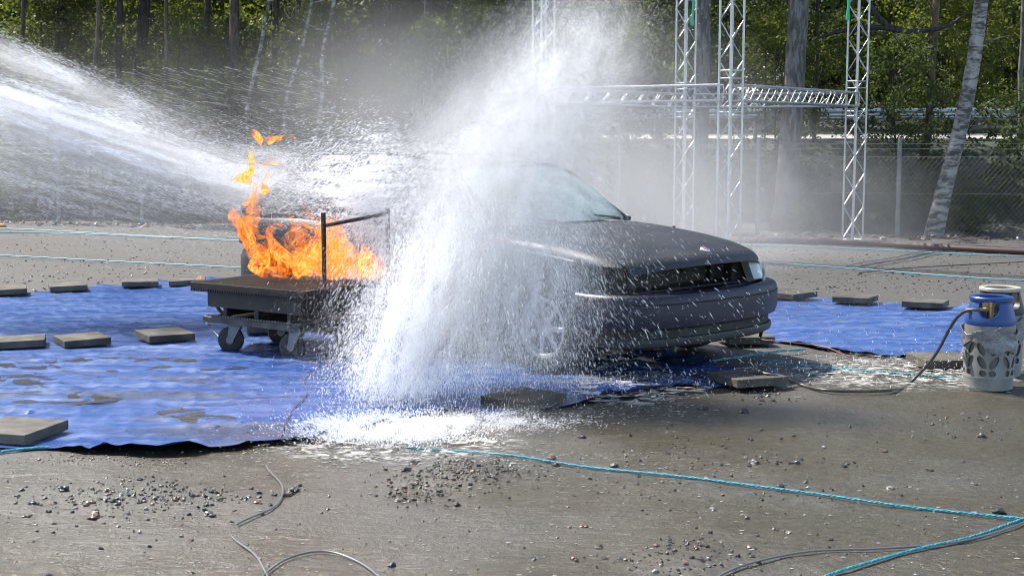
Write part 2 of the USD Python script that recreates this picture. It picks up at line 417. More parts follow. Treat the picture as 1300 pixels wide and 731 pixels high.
slab_pos = [at(u, v, 0.07) for u, v, _, _ in SLABS]


def tarp(near, far, n, m, seed, z0, lift=0.05):
    """near, far: pixel polylines on the ground -> a wrinkled sheet"""
    a, b = (np.array([at(*p)[:2] for p in q]) for q in (near, far))

    def res(q, n):
        d = np.r_[0, np.cumsum(np.linalg.norm(np.diff(q, axis=0), axis=1))]
        return np.stack([np.interp(np.linspace(0, d[-1], n), d, q[:, k]) for k in (0, 1)], 1)
    a, b = res(a, n), res(b, n)
    t = np.linspace(0, 1, m)[None, :, None]
    P = a[:, None] * (1 - t) + b[:, None] * t
    S = np.stack([P[..., 0], P[..., 1], np.full(P.shape[:2], seed * 7.3)], -1)
    w1 = meshkit.fbm(S * np.array([1.6, 1.0, 1]), 3, seed)
    w2 = 1 - np.abs(2 * meshkit.fbm(S * np.array([2.3, 5.0, 1]) + 2 * meshkit.noise(S * 1.3, 5)[..., None], 3, seed + 1) - 1)
    w3 = 1 - np.abs(2 * meshkit.fbm(S @ np.array([[3.0, 6, 0], [-4.5, 3.5, 0], [0, 0, 1]]), 2, seed + 2) - 1)
    tt = np.broadcast_to(t[..., 0], w1.shape)
    ss = np.broadcast_to(np.linspace(0, 1, n)[:, None], w1.shape)
    z = z0 + 0.010 + 0.018 * w1 + 0.007 * w2 ** 4 + 0.017 * w3 ** 7
    e = np.exp(-np.minimum(tt, 1 - tt) / 0.035)
    z = z + lift * e * np.clip(meshkit.fbm(np.stack([ss * n * 0.075, tt * 0 + seed, tt * 0], -1), 3, 9) * 3.2 - 1.3, 0, 1)
    P[..., 1] += 0.05 * e * (meshkit.noise(np.stack([ss * n * 0.2, tt * 0 + seed + 3.3, tt * 0], -1), 11) - 0.5)
    for c in slab_pos:
        d = np.maximum(np.abs(P[..., 0] - c[0]), np.abs(P[..., 1] - c[1]))
        k = sstep((0.42 - d) / 0.16)
        z = z * (1 - k) + (z0 + 0.006) * k
    for (cx, cy) in WHEELS:
        d = np.hypot(P[..., 0] - cx, P[..., 1] - cy); k = sstep((0.4 - d) / 0.25); z = z * (1 - k) + (z0 + 0.006) * k
    z = z + np.maximum(ground_z(P[..., 0], P[..., 1]), -0.02)
    return grid(np.concatenate([P, z[..., None]], -1), 0.002)


CAR_X, CAR_Y, YAW, CS = 0.81, 9.59, math.radians(46.0), 0.98


def car_pt(f, l, z=0):
    f, l = f * CS, l * CS
    return np.array([CAR_X + f * math.cos(YAW) + l * math.sin(YAW), CAR_Y - f * math.sin(YAW) + l * math.cos(YAW), z * CS])


WHEELS = [car_pt(f, l)[:2] for f in (0, -2.7) for l in (-0.75, 0.75)]
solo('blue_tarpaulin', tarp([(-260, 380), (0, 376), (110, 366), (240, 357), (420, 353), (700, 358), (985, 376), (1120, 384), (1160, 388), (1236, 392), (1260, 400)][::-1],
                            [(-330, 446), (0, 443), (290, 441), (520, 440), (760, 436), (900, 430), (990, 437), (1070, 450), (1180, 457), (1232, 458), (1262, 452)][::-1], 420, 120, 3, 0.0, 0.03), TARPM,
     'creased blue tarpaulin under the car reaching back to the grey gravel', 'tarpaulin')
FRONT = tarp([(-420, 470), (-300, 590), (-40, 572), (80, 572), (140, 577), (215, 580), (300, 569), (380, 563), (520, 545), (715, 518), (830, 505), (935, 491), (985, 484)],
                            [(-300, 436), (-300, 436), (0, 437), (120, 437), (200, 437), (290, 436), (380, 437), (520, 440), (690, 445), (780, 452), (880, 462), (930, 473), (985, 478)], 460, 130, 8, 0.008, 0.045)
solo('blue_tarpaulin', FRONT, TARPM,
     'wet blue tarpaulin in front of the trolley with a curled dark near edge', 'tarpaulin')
PUDM = mat('muddy_water', {'g': ('geometry', {}), 'mp': ('mapping', {'scale': (4, 16, 4)}), 'n': ('noise_texture', {'scale': 2, 'detail': 4}), 'b': ('bump', {'strength': 0.15, 'distance': 0.02}), 'p': ('principled_bsdf', {'base_color': (0.062, 0.055, 0.042), 'roughness': 0.16}), 't': ('transparent_bsdf', {'color': (0.8, 0.78, 0.72)}), 'mr': ('map_range', {'from_min': 0.3, 'from_max': 0.6, 'to_min': 0.2, 'to_max': 0.75, 'clamp': True}), 'mm': ('mix_closure', {})},
           [('g.position', 'mp.vector'), ('mp.vector', 'n.vector'), ('n.fac', 'b.height'), ('b.normal', 'p.normal'), ('n.fac', 'mr.value'), ('mr.result', 'mm.fac'), ('t.BSDF', 'mm.closure1'), ('p.BSDF', 'mm.closure2')], surface='mm.closure')
pud = []
for (u, v, ru, rv, z) in [(70, 505, 80, 14, 0.043), (260, 525, 70, 12, 0.041), (150, 462, 190, 9, 0.043), (60, 482, 110, 8, 0.040)]:
    A = np.linspace(0, 2 * np.pi, 48, endpoint=False)
    ring = np.array([at(u + ru * math.cos(a) * (0.8 + 0.3 * math.sin(3 * a + u)), v + rv * math.sin(a) * (0.85 + 0.2 * math.cos(2 * a + v)), z) for a in A])
    q = FRONT.vertices; e = np.hypot((q[:, 0] - ring[:, 0].mean()) / np.ptp(ring[:, 0]), (q[:, 1] - ring[:, 1].mean()) / np.ptp(ring[:, 1])) < .5
    ring[:, 2] = np.percentile(q[e, 2], 44) if e.any() else z
    vv = np.vstack([ring, ring.mean(0)])
    pud.append(trimesh.Trimesh(vv, [[48, k, (k + 1) % 48] for k in range(48)], process=False))
g = solo('puddles', cat_(*pud), PUDM, 'muddy water lying in the hollows of the front blue tarpaulin', 'puddle', kind='stuff', smooth=False)

# ------------------------------------------------------------------ concrete slabs
rng = np.random.default_rng(5)
for (u, v, a, lab), c in zip(SLABS, slab_pos):
    s = 0.37 * rng.uniform(.94, 1.05)
    m = rbox(s, s * rng.uniform(.97, 1.03), 0.054, (0, 0, 0), 0.005).subdivide().subdivide().subdivide()
    m.vertices = m.vertices + (meshkit.fbm(m.vertices * 22 + 7 * u, 3, 3) - .5)[:, None] * m.vertex_normals * .006
    g = solo('concrete_slab', m, SLAB, lab, 'slab', smooth=25)
    zb = float(ground_z(c[0], c[1])) + 0.050 + (0.0 if v > 400 else 0.004)
    UsdGeom.Xformable(g).AddTranslateOp().Set((float(c[0]), float(c[1]), zb))
    UsdGeom.Xformable(g).AddRotateXYZOp().Set((float(rng.uniform(-1.2, 1.2)), float(rng.uniform(-1.2, 1.2)), float(a)))
# ------------------------------------------------------------------ the burnt estate car
CAR = thing('burnt_car', 'soot blackened estate car with open burnt out front and milky windscreen', 'car', (CAR_X, CAR_Y, 0.0), math.pi / 2 - 0, None)
xf = UsdGeom.Xformable(stage.GetPrimAtPath(CAR)); xf.ClearXformOpOrder()
xf.AddTranslateOp().Set((CAR_X, CAR_Y, 0.012)); xf.AddRotateZOp().Set(-math.degrees(YAW)); xf.AddScaleOp().Set((CS, CS, CS))
TF = [-4.02, -3.9, -3.6, -3.2, -2.7, -1.5, -0.6, 0, 0.4, 0.7, 0.86]
T_W = CubicSpline(TF, [.76, .83, .865, .885, .89, .895, .895, .885, .865, .83, .79])
T_ZT = CubicSpline(TF, [.90, .97, .99, 1.0, 1.0, 1.0, .985, .955, .905, .850, .805])
T_ZS = CubicSpline(TF, [.78, .88, .92, .93, .93, .92, .905, .875, .835, .785, .735])
T_ZB = CubicSpline(TF, [.40, .32, .24, .21, .20, .20, .20, .20, .21, .23, .25])


def warp(f, l):
    a = (np.abs(l) / 0.85) ** 2.4
    return f - 0.26 * a * np.clip((f + 0.3) / 1.15, 0, 1) ** 2 + 0.17 * a * np.clip((-3.2 - f) / 0.8, 0, 1) ** 2


def half_profile(f, n=40):
    W, zt, zs, zb = T_W(f), T_ZT(f), T_ZS(f), T_ZB(f)
    k = zt - zs
    p = np.array([(0, zb), (.5 * W, zb), (.88 * W, zb + .015), (.97 * W, zb + .09), (W, .5 * (zb + zs) + .02), (.995 * W, zs - .13), (.978 * W, zs - .045), (.945 * W, zs + .005), (.86 * W, zs + .38 * k), (.62 * W, zs + .76 * k), (.3 * W, zs + .95 * k), (0, zt)])
    d = np.r_[0, np.cumsum(np.linalg.norm(np.diff(p, axis=0), axis=1))]
    t = np.linspace(0, d[-1], n)
    return np.stack([np.interp(t, d, p[:, 0]) * .5 + .5 * CubicSpline(d, p[:, 0])(t), np.interp(t, d, p[:, 1]) * .5 + .5 * CubicSpline(d, p[:, 1])(t)], 1)


rings = []
for f in np.r_[np.linspace(-4.02, -3.2, 14), np.linspace(-3.1, -0.5, 24), np.linspace(-0.4, 0.86, 26)]:
    h = half_profile(f)
    q = np.vstack([h, (h * [-1, 1])[-2:0:-1]])
    rings.append(np.stack([warp(np.full(len(q), f), q[:, 0]), q[:, 0], q[:, 1]], 1))
body = man(loft(np.array(rings)))


def mcyl(r, h, c):
    return man(cyl(r, h, c, 'y', 48))


def mbox(sx, sy, sz, c):
    return man(box(sx, sy, sz, c))


for f in (0, -2.7):
    for s in (-1, 1):
        body = body - mcyl(.345, .36, (f, s * .80, .31))
body = body - mbox(1.7, 1.48, .7, (.42, 0, .93))                 # the open engine bay
body = body - mbox(.66, 1.9, .185, (.74, 0, .675))               # the burnt out grille and lamp openings


def split(solid, cut, gap):
    """part of solid inside cut, and solid without cut grown by a gap"""
    return solid ^ cut


def prism_xz(poly, y0, y1):
    """polygon in (f, z) between l = y0 and y1"""
    cs = mf3.CrossSection([[(float(a), float(-b)) for a, b in poly][::-1]]) if False else mf3.CrossSection([[(float(a), float(b)) for a, b in poly]])
    m = tri(cs.extrude(abs(y1 - y0)))
    v = m.vertices.copy()
    m.vertices = np.stack([v[:, 0], v[:, 2] + min(y0, y1), v[:, 1]], 1)
    m.invert()
    return man(m)


front_door = [(-1.62, .30), (-.62, .30), (-.56, .60), (-.60, 1.1), (-1.62, 1.1)]
rear_door = [(-2.58, .62), (-2.40, .42), (-2.25, .30), (-1.64, .30), (-1.64, 1.1), (-2.58, 1.1)]
doors = []
for s in (-1, 1):
    for poly in (front_door, rear_door):
        y0, y1 = (s * .80, s * 1.0)
        P = prism_xz(poly, y0, y1)
        c = np.mean(poly, axis=0)
        big = [(c[0] + (a - c[0]) * 1.012, c[1] + (b - c[1]) * 1.02) for a, b in poly]
        doors.append((s, tri(body ^ P)))
        body = body - prism_xz(big, s * .79, s * 1.0)
part(CAR, 'body', tri(body), PAINT, smooth=32)
for s, d in doors:
    dp = part(CAR, 'door', d, PAINT, smooth=32)
    b = d.bounds
    part(dp, 'handle', rbox(.17, .03, .035, (b[0][0] + .16, s * .905, .80), .012), BLACKP)
    part(dp, 'rubbing_strip', rbox(b[1][0] - b[0][0] - .03, .016, .05, ((b[0][0] + b[1][0]) / 2, s * .897, .56), .006), BLACKP)
# bonnet
fs = np.r_[np.linspace(-.46, .80, 40), .835, .85, .857]
P = []
for i, f in enumerate(fs):
    h = half_profile(min(f, .85), 90)
    top = h[np.argmax(h[:, 0]):]
    lm = float(np.interp(f, [-.46, .4, .86], [.79, .775, .72]))
    ls = np.linspace(-lm, lm, 37)
    z = np.interp(np.abs(ls), top[::-1, 0], top[::-1, 1]) + .006 + .012 * np.exp(-((np.abs(ls) - .46) / .07) ** 2) * np.clip((.75 - f) / .5, 0, 1)
    z = z - (0, .012, .030, .052)[max(0, i - 39)]
    z = z + (-.006) * np.clip((np.abs(ls) - lm + .03) / .03, 0, 1)
    P.append(np.stack([warp(np.full(37, f), ls) + .02 * (f > .5) * 0, ls, z], 1))
hood = part(CAR, 'bonnet', grid(np.array(P), .018), HOODM, smooth=40)
bz = float(T_ZT(.74)) + .012
badge = part(CAR, 'badge', trimesh.util.concatenate([cyl(.034, .008, (0, 0, 0))]).apply_transform(trimesh.transformations.rotation_matrix(.32, [0, 1, 0])).apply_translation((.735, 0, bz)), simple('badge_silver', (.7, .7, .72), .3, .4))
part(badge, 'emblem', trimesh.util.concatenate([cyl(.026, .004, (0, 0, .0055)).slice_plane([0, 0, 0], [0, 1, 0])]).apply_transform(trimesh.transformations.rotation_matrix(.32, [0, 1, 0])).apply_translation((.735, 0, bz)), simple('badge_blue', (.05, .07, .30), .4))
part(badge, 'emblem', trimesh.util.concatenate([cyl(.013, .006, (0, 0, .006))]).apply_transform(trimesh.transformations.rotation_matrix(.32, [0, 1, 0])).apply_translation((.735, 0, bz)), simple('badge_red', (.5, .04, .06), .4))
# what is left in the engine bay
part(CAR, 'radiator', cat_(rbox(.06, 1.5, .34, (.34, 0, .58), .01), rbox(.10, .22, .26, (.52, .66, .67), .02), rbox(.05, .04, .30, (.40, -.58, .62), .01), rbox(.05, .04, .30, (.40, .50, .62), .01)), BAY)
part(CAR, 'engine', cat_(rbox(.5, .62, .16, (.10, .02, .68), .03), rbox(.22, .3, .1, (.16, .34, .76), .02), tube(curve([(.4, -.4, .72), (.2, -.3, .80), (-.1, -.35, .74)], 12), .03), tube(curve([(.42, .2, .66), (.3, .1, .78), (.1, .0, .79)], 12), .022)), BAY)
part(CAR, 'crash_bar', rbox(.05, 1.3, .05, (.62, 0, .565), .012), BAY)
# bumper
ts = np.linspace(-math.pi / 2, math.pi / 2, 81)
plan = np.stack([.36 + .60 * np.abs(np.cos(ts)) ** .62, .90 * np.sign(np.sin(ts)) * np.abs(np.sin(ts)) ** .72], 1)
plan[0, 0] = plan[-1, 0] = .34
tg = np.gradient(plan, axis=0); nn = np.stack([tg[:, 1], -tg[:, 0]], 1); nn /= np.linalg.norm(nn, axis=1, keepdims=True)
nn *= np.sign((nn * (plan - [.2, 0])).sum(1))[:, None]


def sweep(prof):
    R = []
    for (f, l), n in zip(plan, nn):
        R.append([(f + n[0] * o, l + n[1] * o, z) for o, z in prof])
    return loft(np.array(R))


part(CAR, 'front_bumper', sweep([(-.10, .588), (-.03, .594), (-.008, .582), (.004, .560), (.006, .536), (.001, .534), (.001, .530), (.010, .527), (.014, .47), (.010, .415), (-.004, .372), (-.035, .358), (-.10, .352)]), BUMPERM, smooth=38)
part(CAR, 'front_bumper_lip', sweep([(-.09, .300), (-.035, .297), (-.028, .272), (-.038, .245), (-.06, .232), (-.10, .236)]), BLACKP, smooth=38)
part(CAR, 'lower_grille', sweep([(-.085, .356), (-.055, .352), (-.050, .30), (-.085, .29)]), BAY, smooth=38)
part(CAR, 'bumper_strip', sweep([(.008, .533), (.013, .532), (.013, .530), (.008, .529)]), BLACKP, smooth=30)
part(CAR, 'torn_strip', tube(curve([(.60, .80, .262), (.63, .84, .20), (.60, .865, .14), (.615, .86, .10)], 14), [.014] * 10 + [.012, .01, .008, .005], 6), BLACKP)
# the lamp that is left
L = np.linspace(.575, .83, 10)
lampP = []
for zt in np.linspace(0, 1, 6):
    z = .602 + .165 * zt
    lampP.append([(warp(np.array(.80), l) + .055 * math.sin(math.pi * min(1, (l - .575) / .255 * .9)) - .075 * zt + .02, l + .015, z - .02 * (l - .6) * zt) for l in L])
GLASSL = mat('lamp_glass', {'p': ('principled_bsdf', {'base_color': (.40, .46, .42), 'roughness': .22, 'coat_weight': .6}), 'n': ('noise_texture', {'scale': 14}), 'tc': ('texture_coordinate', {}), 'rp': ('rgb_ramp', {'ramp': [(0, (.22, .27, .25)), (.5, (.36, .42, .39)), (1, (.5, .55, .52))]})},
             [('tc.object', 'n.vector'), ('n.fac', 'rp.fac'), ('rp.color', 'p.base_color')], surface='p.BSDF')
hl = part(CAR, 'headlight', grid(np.array(lampP)[:, ::-1], .07), GLASSL, smooth=40)
part(hl, 'lamp_bracket', tube(curve([(.78, .575, .745), (.82, .57, .70), (.835, .565, .64), (.83, .56, .605)], 14), .012, 8), simple('scorched_white', (.45, .45, .43), .5, col2=(.2, .2, .19), ns=12))

# greenhouse: edges of every panel as curves in (f, l, z)
def C(pts):
    return np.array(pts, float)


def base_ws(l): return (-.44 - .24 * (l / .76) ** 2, l, .995 - .02 * (l / .76) ** 2)
def top_ws(l): return (-1.14 - .10 * (l / .58) ** 2, l, 1.395 - .035 * (l / .58) ** 2)


def ruled(A, B, n, bulge=(0, 0, 0), thick=.012):
    t = np.linspace(0, 1, n)[:, None, None]
    b = np.array(bulge)
    P = A[None] * (1 - t) + B[None] * t + 4 * t * (1 - t) * b
    return grid(P, thick)


def strip(A, B, w, th, n=2):
    return tube(np.array([A + (B - A) * k for k in np.linspace(0, 1, 12)]), w, 8)


WSM = mat('milky_windscreen', {'tc': ('texture_coordinate', {}), 'n': ('noise_texture', {'scale': 4, 'detail': 5, 'roughness': .65}), 'rp': ('rgb_ramp', {'ramp': [(0, (.13, .18, .165)), (.4, (.24, .31, .285)), (.6, (.34, .43, .40)), (1, (.46, .55, .52))]}),
    'p': ('principled_bsdf', {'roughness': .2}), 't': ('transparent_bsdf', {'color': (.6, .75, .7)}), 'mr': ('map_range', {'from_min': .3, 'from_max': .6, 'to_min': .55, 'to_max': .92, 'clamp': True}), 'm': ('mix_closure', {})},
    [('tc.object', 'n.vector'), ('n.fac', 'rp.fac'), ('rp.color', 'p.base_color'), ('n.fac', 'mr.value'), ('mr.result', 'm.fac'), ('t.BSDF', 'm.closure1'), ('p.BSDF', 'm.closure2')], surface='m.closure')
SIDEG = mat('sooty_side_glass', {'p': ('principled_bsdf', {'base_color': (.03, .035, .034), 'roughness': .12}), 't': ('transparent_bsdf', {'color': (.35, .42, .4)}), 'm': ('mix_closure', {'fac': .75})}, [('t.BSDF', 'm.closure1'), ('p.BSDF', 'm.closure2')], surface='m.closure')
ls = np.linspace(-1, 1, 25)
A = C([base_ws(.725 * l) for l in ls]); B = C([top_ws(.555 * l) for l in ls])
part(CAR, 'windscreen', ruled(A, B, 16, (.03, 0, .035)), WSM, smooth=40)
R = []
for f in np.linspace(0, 1, 30):
    row = []
    for l in ls:
        a = np.array(top_ws(.585 * l)); fr = a[0] + (-3.38 + .06 * l * l - a[0]) * f
        zc = 1.40 + .055 * math.sin(math.pi * min(1, .18 + f * .75)) - .055 * math.sin(math.pi * .18) + (-.03) * f ** 6
        row.append((fr, .585 * l * (1 - .03 * f), zc - .04 * abs(l) ** 2.2))
    R.append(row)
R = np.array(R)
part(CAR, 'roof', grid(R, .03), PAINT, smooth=40)
for s in (-1, 1):
    part(CAR, 'roof_rail', cat_(tube(curve([(-1.45, s * .535, 1.405), (-1.6, s * .54, 1.455), (-2.4, s * .535, 1.478), (-3.05, s * .525, 1.458), (-3.2, s * .52, 1.40)], 40), .014, 8)), BLACKP)

    def roofedge(f):
        k = (f + 1.24) / (-3.32 + 1.24)
        i = int(np.clip(k, 0, 1) * 29)
        e = R[i, 0 if s < 0 else -1]
        return np.array([f, e[1] * 1.0, e[2] - .012])

    def belt(f): return np.array([f, s * (.80 if f > -3.4 else .79), .965])

    def pane(fb0, fb1, ft0, ft1):
        Ab = np.array([belt(x) for x in np.linspace(fb0, fb1, 10)]); Bt = np.array([roofedge(x) for x in np.linspace(ft0, ft1, 10)])
        return ruled(Ab, Bt, 10, (0, s * .03, 0), .008)
    part(CAR, 'side_window', pane(-.78, -1.60, -1.30, -1.62), SIDEG, smooth=40)
    part(CAR, 'side_window', pane(-1.70, -2.56, -1.70, -2.50), SIDEG, smooth=40)
    part(CAR, 'side_window', pane(-2.68, -3.62, -2.62, -3.16), SIDEG, smooth=40)
    for (b, t, w) in ((-.64, -1.18, .036), (-1.65, -1.66, .045), (-2.62, -2.56, .045), (-3.78, -3.26, .075)):
        q0 = belt(b) if b != -.64 else np.array([-.66, s * .755, .965])
        part(CAR, 'pillar', strip(q0, roofedge(t) + [0, 0, -.005], w, .04), PAINT, smooth=50)
    part(CAR, 'belt_moulding', tube(np.array([belt(x) + [0, s * .01, .01] for x in np.linspace(-.66, -3.8, 20)]), .02, 6), BLACKP)
    if s > 0:
        part(CAR, 'mirror_stub', rbox(.05, .05, .04, (-.74, .80, .99), .012), BLACKP)
        continue
    mir = part(CAR, 'door_mirror', rbox(.12, .20, .13, (-.80, s * .98, 1.0), .035), BLACKP)
    part(mir, 'mirror_arm', rbox(.07, .12, .05, (-.78, s * .86, .965), .015), BLACKP)
# tail
A = C([(-3.99 + .10 * l * l, .70 * l, .99) for l in ls]); B = C([(-3.37 + .06 * l * l, .55 * l, 1.375 - .03 * l * l) for l in ls])
part(CAR, 'rear_window', ruled(A, B, 10, (-.02, 0, .01)), SIDEG, smooth=40)
rt = np.stack([plan[:, 0], plan[:, 1]], 1)
rb = []
for (f, l), n in zip(plan, nn):
    rb.append([(-3.09 - (f + n[0] * o) * 1.0, l + n[1] * o, z) for o, z in [(-.10, .62), (-.01, .62), (.01, .56), (.012, .40), (-.01, .33), (-.10, .31)]])
part(CAR, 'rear_bumper', loft(np.array(rb)), BUMPERM, smooth=38)
for s in (-1, 1):
    part(CAR, 'tail_light', rbox(.06, .16, .26, (-3.95, s * .68, .80), .02, rot=trimesh.transformations.rotation_matrix(s * .25, [0, 0, 1])), simple(f'tail_lamp_{"a" if s < 0 else "b"}', (.16, .02, .02), .3))
# wipers, nozzle
part(CAR, 'wiper', tube(curve([(-.40, .40, 1.005), (-.50, .15, 1.035), (-.56, -.12, 1.05)], 16), .010, 6), BLACKP)
part(CAR, 'wiper', tube(curve([(-.42, -.25, 1.0), (-.50, -.45, 1.03), (-.62, -.62, 1.03)], 16), .010, 6), BLACKP)
part(CAR, 'washer_nozzle', cat_(rbox(.05, .035, .022, (-.02, .60, .925), .008), rbox(.02, .02, .03, (-.03, .60, .938), .006)), BLACKP)
part(CAR, 'wing_crease', tube(curve([(-.55, -.885, .86), (-.1, -.878, .835), (.30, -.862, .795)], 20), .006, 6), simple('bare_metal_edge', (.45, .45, .47), .35, .6))
# wheels
tyre_prof = [(.215, -.095), (.235, -.102), (.285, -.104), (.306, -.085), (.315, -.045), (.316, 0), (.315, .045), (.306, .085), (.285, .104), (.235, .102), (.215, .095), (.20, .06), (.20, -.06), (.215, -.095)]
ty = revolve(tyre_prof, 56)
ring = revolve([(.195, .05), (.212, .085), (.212, .093), (.190, .090), (.178, .055), (.195, .05)], 48)
spokes = [rbox(.14, .035, .022, (.115, 0, .062), .008) for _ in range(7)]
for k, sp in enumerate(spokes):
    sp.apply_transform(trimesh.transformations.rotation_matrix(k * 2 * math.pi / 7, [0, 0, 1]))
rimm = cat_(ring, cyl(.062, .04, (0, 0, .065)), *spokes)
drum = cyl(.185, .10, (0, 0, -.02), sides=32)
for f in (0, -2.7):
    for s in (-1, 1):
        T = trimesh.transformations.translation_matrix((f, s * .765, .312)) @ trimesh.transformations.rotation_matrix(-s * math.pi / 2, [1, 0, 0])
        w = thing_part = str(UsdGeom.Xform.Define(stage, numbered(CAR, 'wheel')).GetPath())
        part(w, 'tyre', ty.copy().apply_transform(T), TYRE, smooth=40)
        part(w, 'rim', rimm.copy().apply_transform(T), RIMM, smooth=35)
        part(w, 'brake_drum', drum.copy().apply_transform(T), BAY)
# ------------------------------------------------------------------ burner trolley
LP, NP_ = np.array([-2.40, 9.93]), None
ua = math.atan2(-.62, .90)
U, V = np.array([math.cos(ua), math.sin(ua)]), np.array([-math.sin(ua), math.cos(ua)])
PL, PW = 1.15, .80
pc = LP + U * PL / 2 + V * PW / 2
TR = thing('burner_trolley', 'blackened steel burner trolley on castors with flames on its grate', 'trolley', (pc[0], pc[1], 0.012), ua)
# deck: frame bars and grating
part(TR, 'grate_frame', cat_(rbox(PL, .03, .045, (0, -PW / 2 + .015, .50), .004), rbox(PL, .03, .045, (0, PW / 2 - .015, .50), .004), rbox(.03, PW - .06, .045, (-PL / 2 + .015, 0, .50), .004), rbox(.03, PW - .06, .045, (PL / 2 - .015, 0, .50), .004)), RUSTY)
nb = 58
for k in range(nb):
    x = -PL / 2 + .03 + (PL - .06) * (k + .5) / nb
    part(TR, 'grate_bar', box(.006, PW - .002, .034, (x, 0, .508)), RUSTY if k % 3 else SOOT, smooth=False)
for k in range(9):
    part(TR, 'grate_cross_rod', box(PL - .06, .006, .012, (0, -PW / 2 + .08 + k * (PW - .16) / 8, .512)), RUSTY, smooth=False)
for k in range(46):
    part(TR, 'rim_tooth', box(.010, .012, .022, (-PL / 2 + .02 + (PL - .04) * k / 45, -PW / 2 - .005, .468)), SOOT, smooth=False)
# fuel pan under the grate: four walls and a floor
pl, pw, z0, z1 = PL - .20, PW - .16, .338, .475
part(TR, 'pan', cat_(rbox(pl, .012, z1 - z0, (0, -pw / 2, (z0 + z1) / 2), .003), rbox(pl, .012, z1 - z0, (0, pw / 2, (z0 + z1) / 2), .003), rbox(.012, pw - .014, z1 - z0, (-pl / 2 + .006, 0, (z0 + z1) / 2), .003), rbox(.012, pw - .014, z1 - z0, (pl / 2 - .006, 0, (z0 + z1) / 2), .003), rbox(pl - .02, pw - .02, .01, (0, 0, z0 + .006), .002)), SOOT)
for s in (-1, 1):
    part(TR, 'pan_cradle', tube(curve([(-pl / 2 - .01, s * .22, .47), (-pl / 2 - .015, s * .22, .33), (-pl / 2 + .03, s * .22, .285), (-pl / 2 + .14, s * .22, .275)], 18), .013, 8), SOOT)
for x in (-pl / 2 + .15, 0, pl / 2 - .15):
    part(TR, 'pan_support', rbox(.04, pw - .05, .066, (x, 0, .303), .006), SOOT)
fl, fw, fz = PL - .16, PW - .12, .245
for (sx, sy, c) in ((fl, .04, (0, -fw / 2, fz)), (fl, .04, (0, fw / 2, fz)), (.04, fw - .042, (-fl / 2 + .02, 0, fz)), (.04, fw - .042, (fl / 2 - .02, 0, fz))):
    part(TR, 'frame_rail', rbox(sx, sy, .045, c, .004), TROLLEYM)
part(TR, 'deck_plate', box(fl - .05, fw - .05, .006, (0, 0, fz + .004)), TROLLEYM, smooth=False)
for k in range(34):
    part(TR, 'deck_stud', box(.014, .02, .012, (-fl / 2 + .03 + (fl - .06) * k / 33, -fw / 2 + .005, fz + .0285)), GALV, smooth=False)
for (x, y, a) in ((-fl / 2 + .25, -fw / 2 + .08, .55), (fl / 2 - .12, -fw / 2 + .08, .3), (-fl / 2 + .25, fw / 2 - .08, .9), (fl / 2 - .12, fw / 2 - .08, -.4)):
    c = str(UsdGeom.Xform.Define(stage, numbered(TR, 'castor')).GetPath())
    xx = UsdGeom.Xformable(stage.GetPrimAtPath(c)); xx.AddTranslateOp().Set((x, y, 0)); xx.AddRotateZOp().Set(math.degrees(a))
    part(c, 'castor_plate', cat_(rbox(.11, .10, .012, (0, 0, .216), .003), cyl(.03, .022, (0, 0, .20))), GALV)
    for s in (-1, 1):
        fork = mf3.CrossSection([[(-.045, .195), (-.03 - .03, .075), (-.075 + .03, .075), (-.03, .075 - .02), (-.015, .075), (.045, .195)][::-1]])
        poly = [(.045, .205), (-.045, .205), (-.062, .10), (-.045, .078), (-.022, .085)]
        fm = tri(mf3.CrossSection([poly]).extrude(.006)) if mf3.CrossSection([poly]).area() > 0 else tri(mf3.CrossSection([poly[::-1]]).extrude(.006))
        v = fm.vertices.copy(); fm.vertices = np.stack([v[:, 0], v[:, 2] + s * .036 - .003, v[:, 1]], 1); fm.fix_normals()
        part(c, 'fork', fm, GALV, smooth=False)
    part(c, 'wheel', revolve([(.03, -.024), (.08, -.027), (.096, -.016), (.098, 0), (.096, .016), (.08, .027), (.03, .024), (.03, -.024)], 32).apply_transform(trimesh.transformations.rotation_matrix(math.pi / 2, [1, 0, 0])).apply_translation((-.042, 0, .098)), RUBBER, smooth=40)
    part(c, 'hub', cyl(.03, .07, (-.042, 0, .098), 'y', 16), GALV)
# push handle at the right hand end
inv = lambda p: np.array([(p[:2] - pc) @ U, (p[:2] - pc) @ V, p[2]])
hA, hB = inv(atd(410.5, 272, 9.55)), inv(atd(492, 266, 9.92))
bA, bB = inv(atd(410.5, 289, 9.55)), inv(atd(492, 273, 9.92))
part(TR, 'handle_post', rbox(.026, .026, hA[2] - .24, (hA[0], hA[1], (hA[2] + .24) / 2), .003), SOOT)
part(TR, 'handle_post', rbox(.026, .026, hB[2] - .24, (hB[0], hB[1], (hB[2] + .24) / 2), .003), SOOT)
part(TR, 'handle_bar', tube(np.array([bA, bB]), .014, 8), SOOT)
part(TR, 'handle_bracket', cat_(tube(np.array([[hA[0], hA[1], .262], [fl / 2 - .02, -fw / 2 + .03, .262]]), .012, 6), tube(np.array([[hB[0], hB[1], .262], [fl / 2 - .02, fw / 2 - .03, .262]]), .012, 6)), SOOT)
w0 = at(265, 402, .22); 
part(TR, 'safety_wire', tube(curve([np.r_[inv(at(266, 401, .225))[:2], .225], inv(at(264, 412, .13)), inv(at(270, 420, .09)), inv(at(281, 437, .03))], 24), .0045, 6), WIREM)
part(TR, 'wire_knot', cat_(rbox(.03, .03, .035, inv(at(264, 411, .14)), .008), rbox(.045, .012, .012, inv(at(268, 410, .145)), .003)), simple('knot_look', (.4, .38, .33), .6))

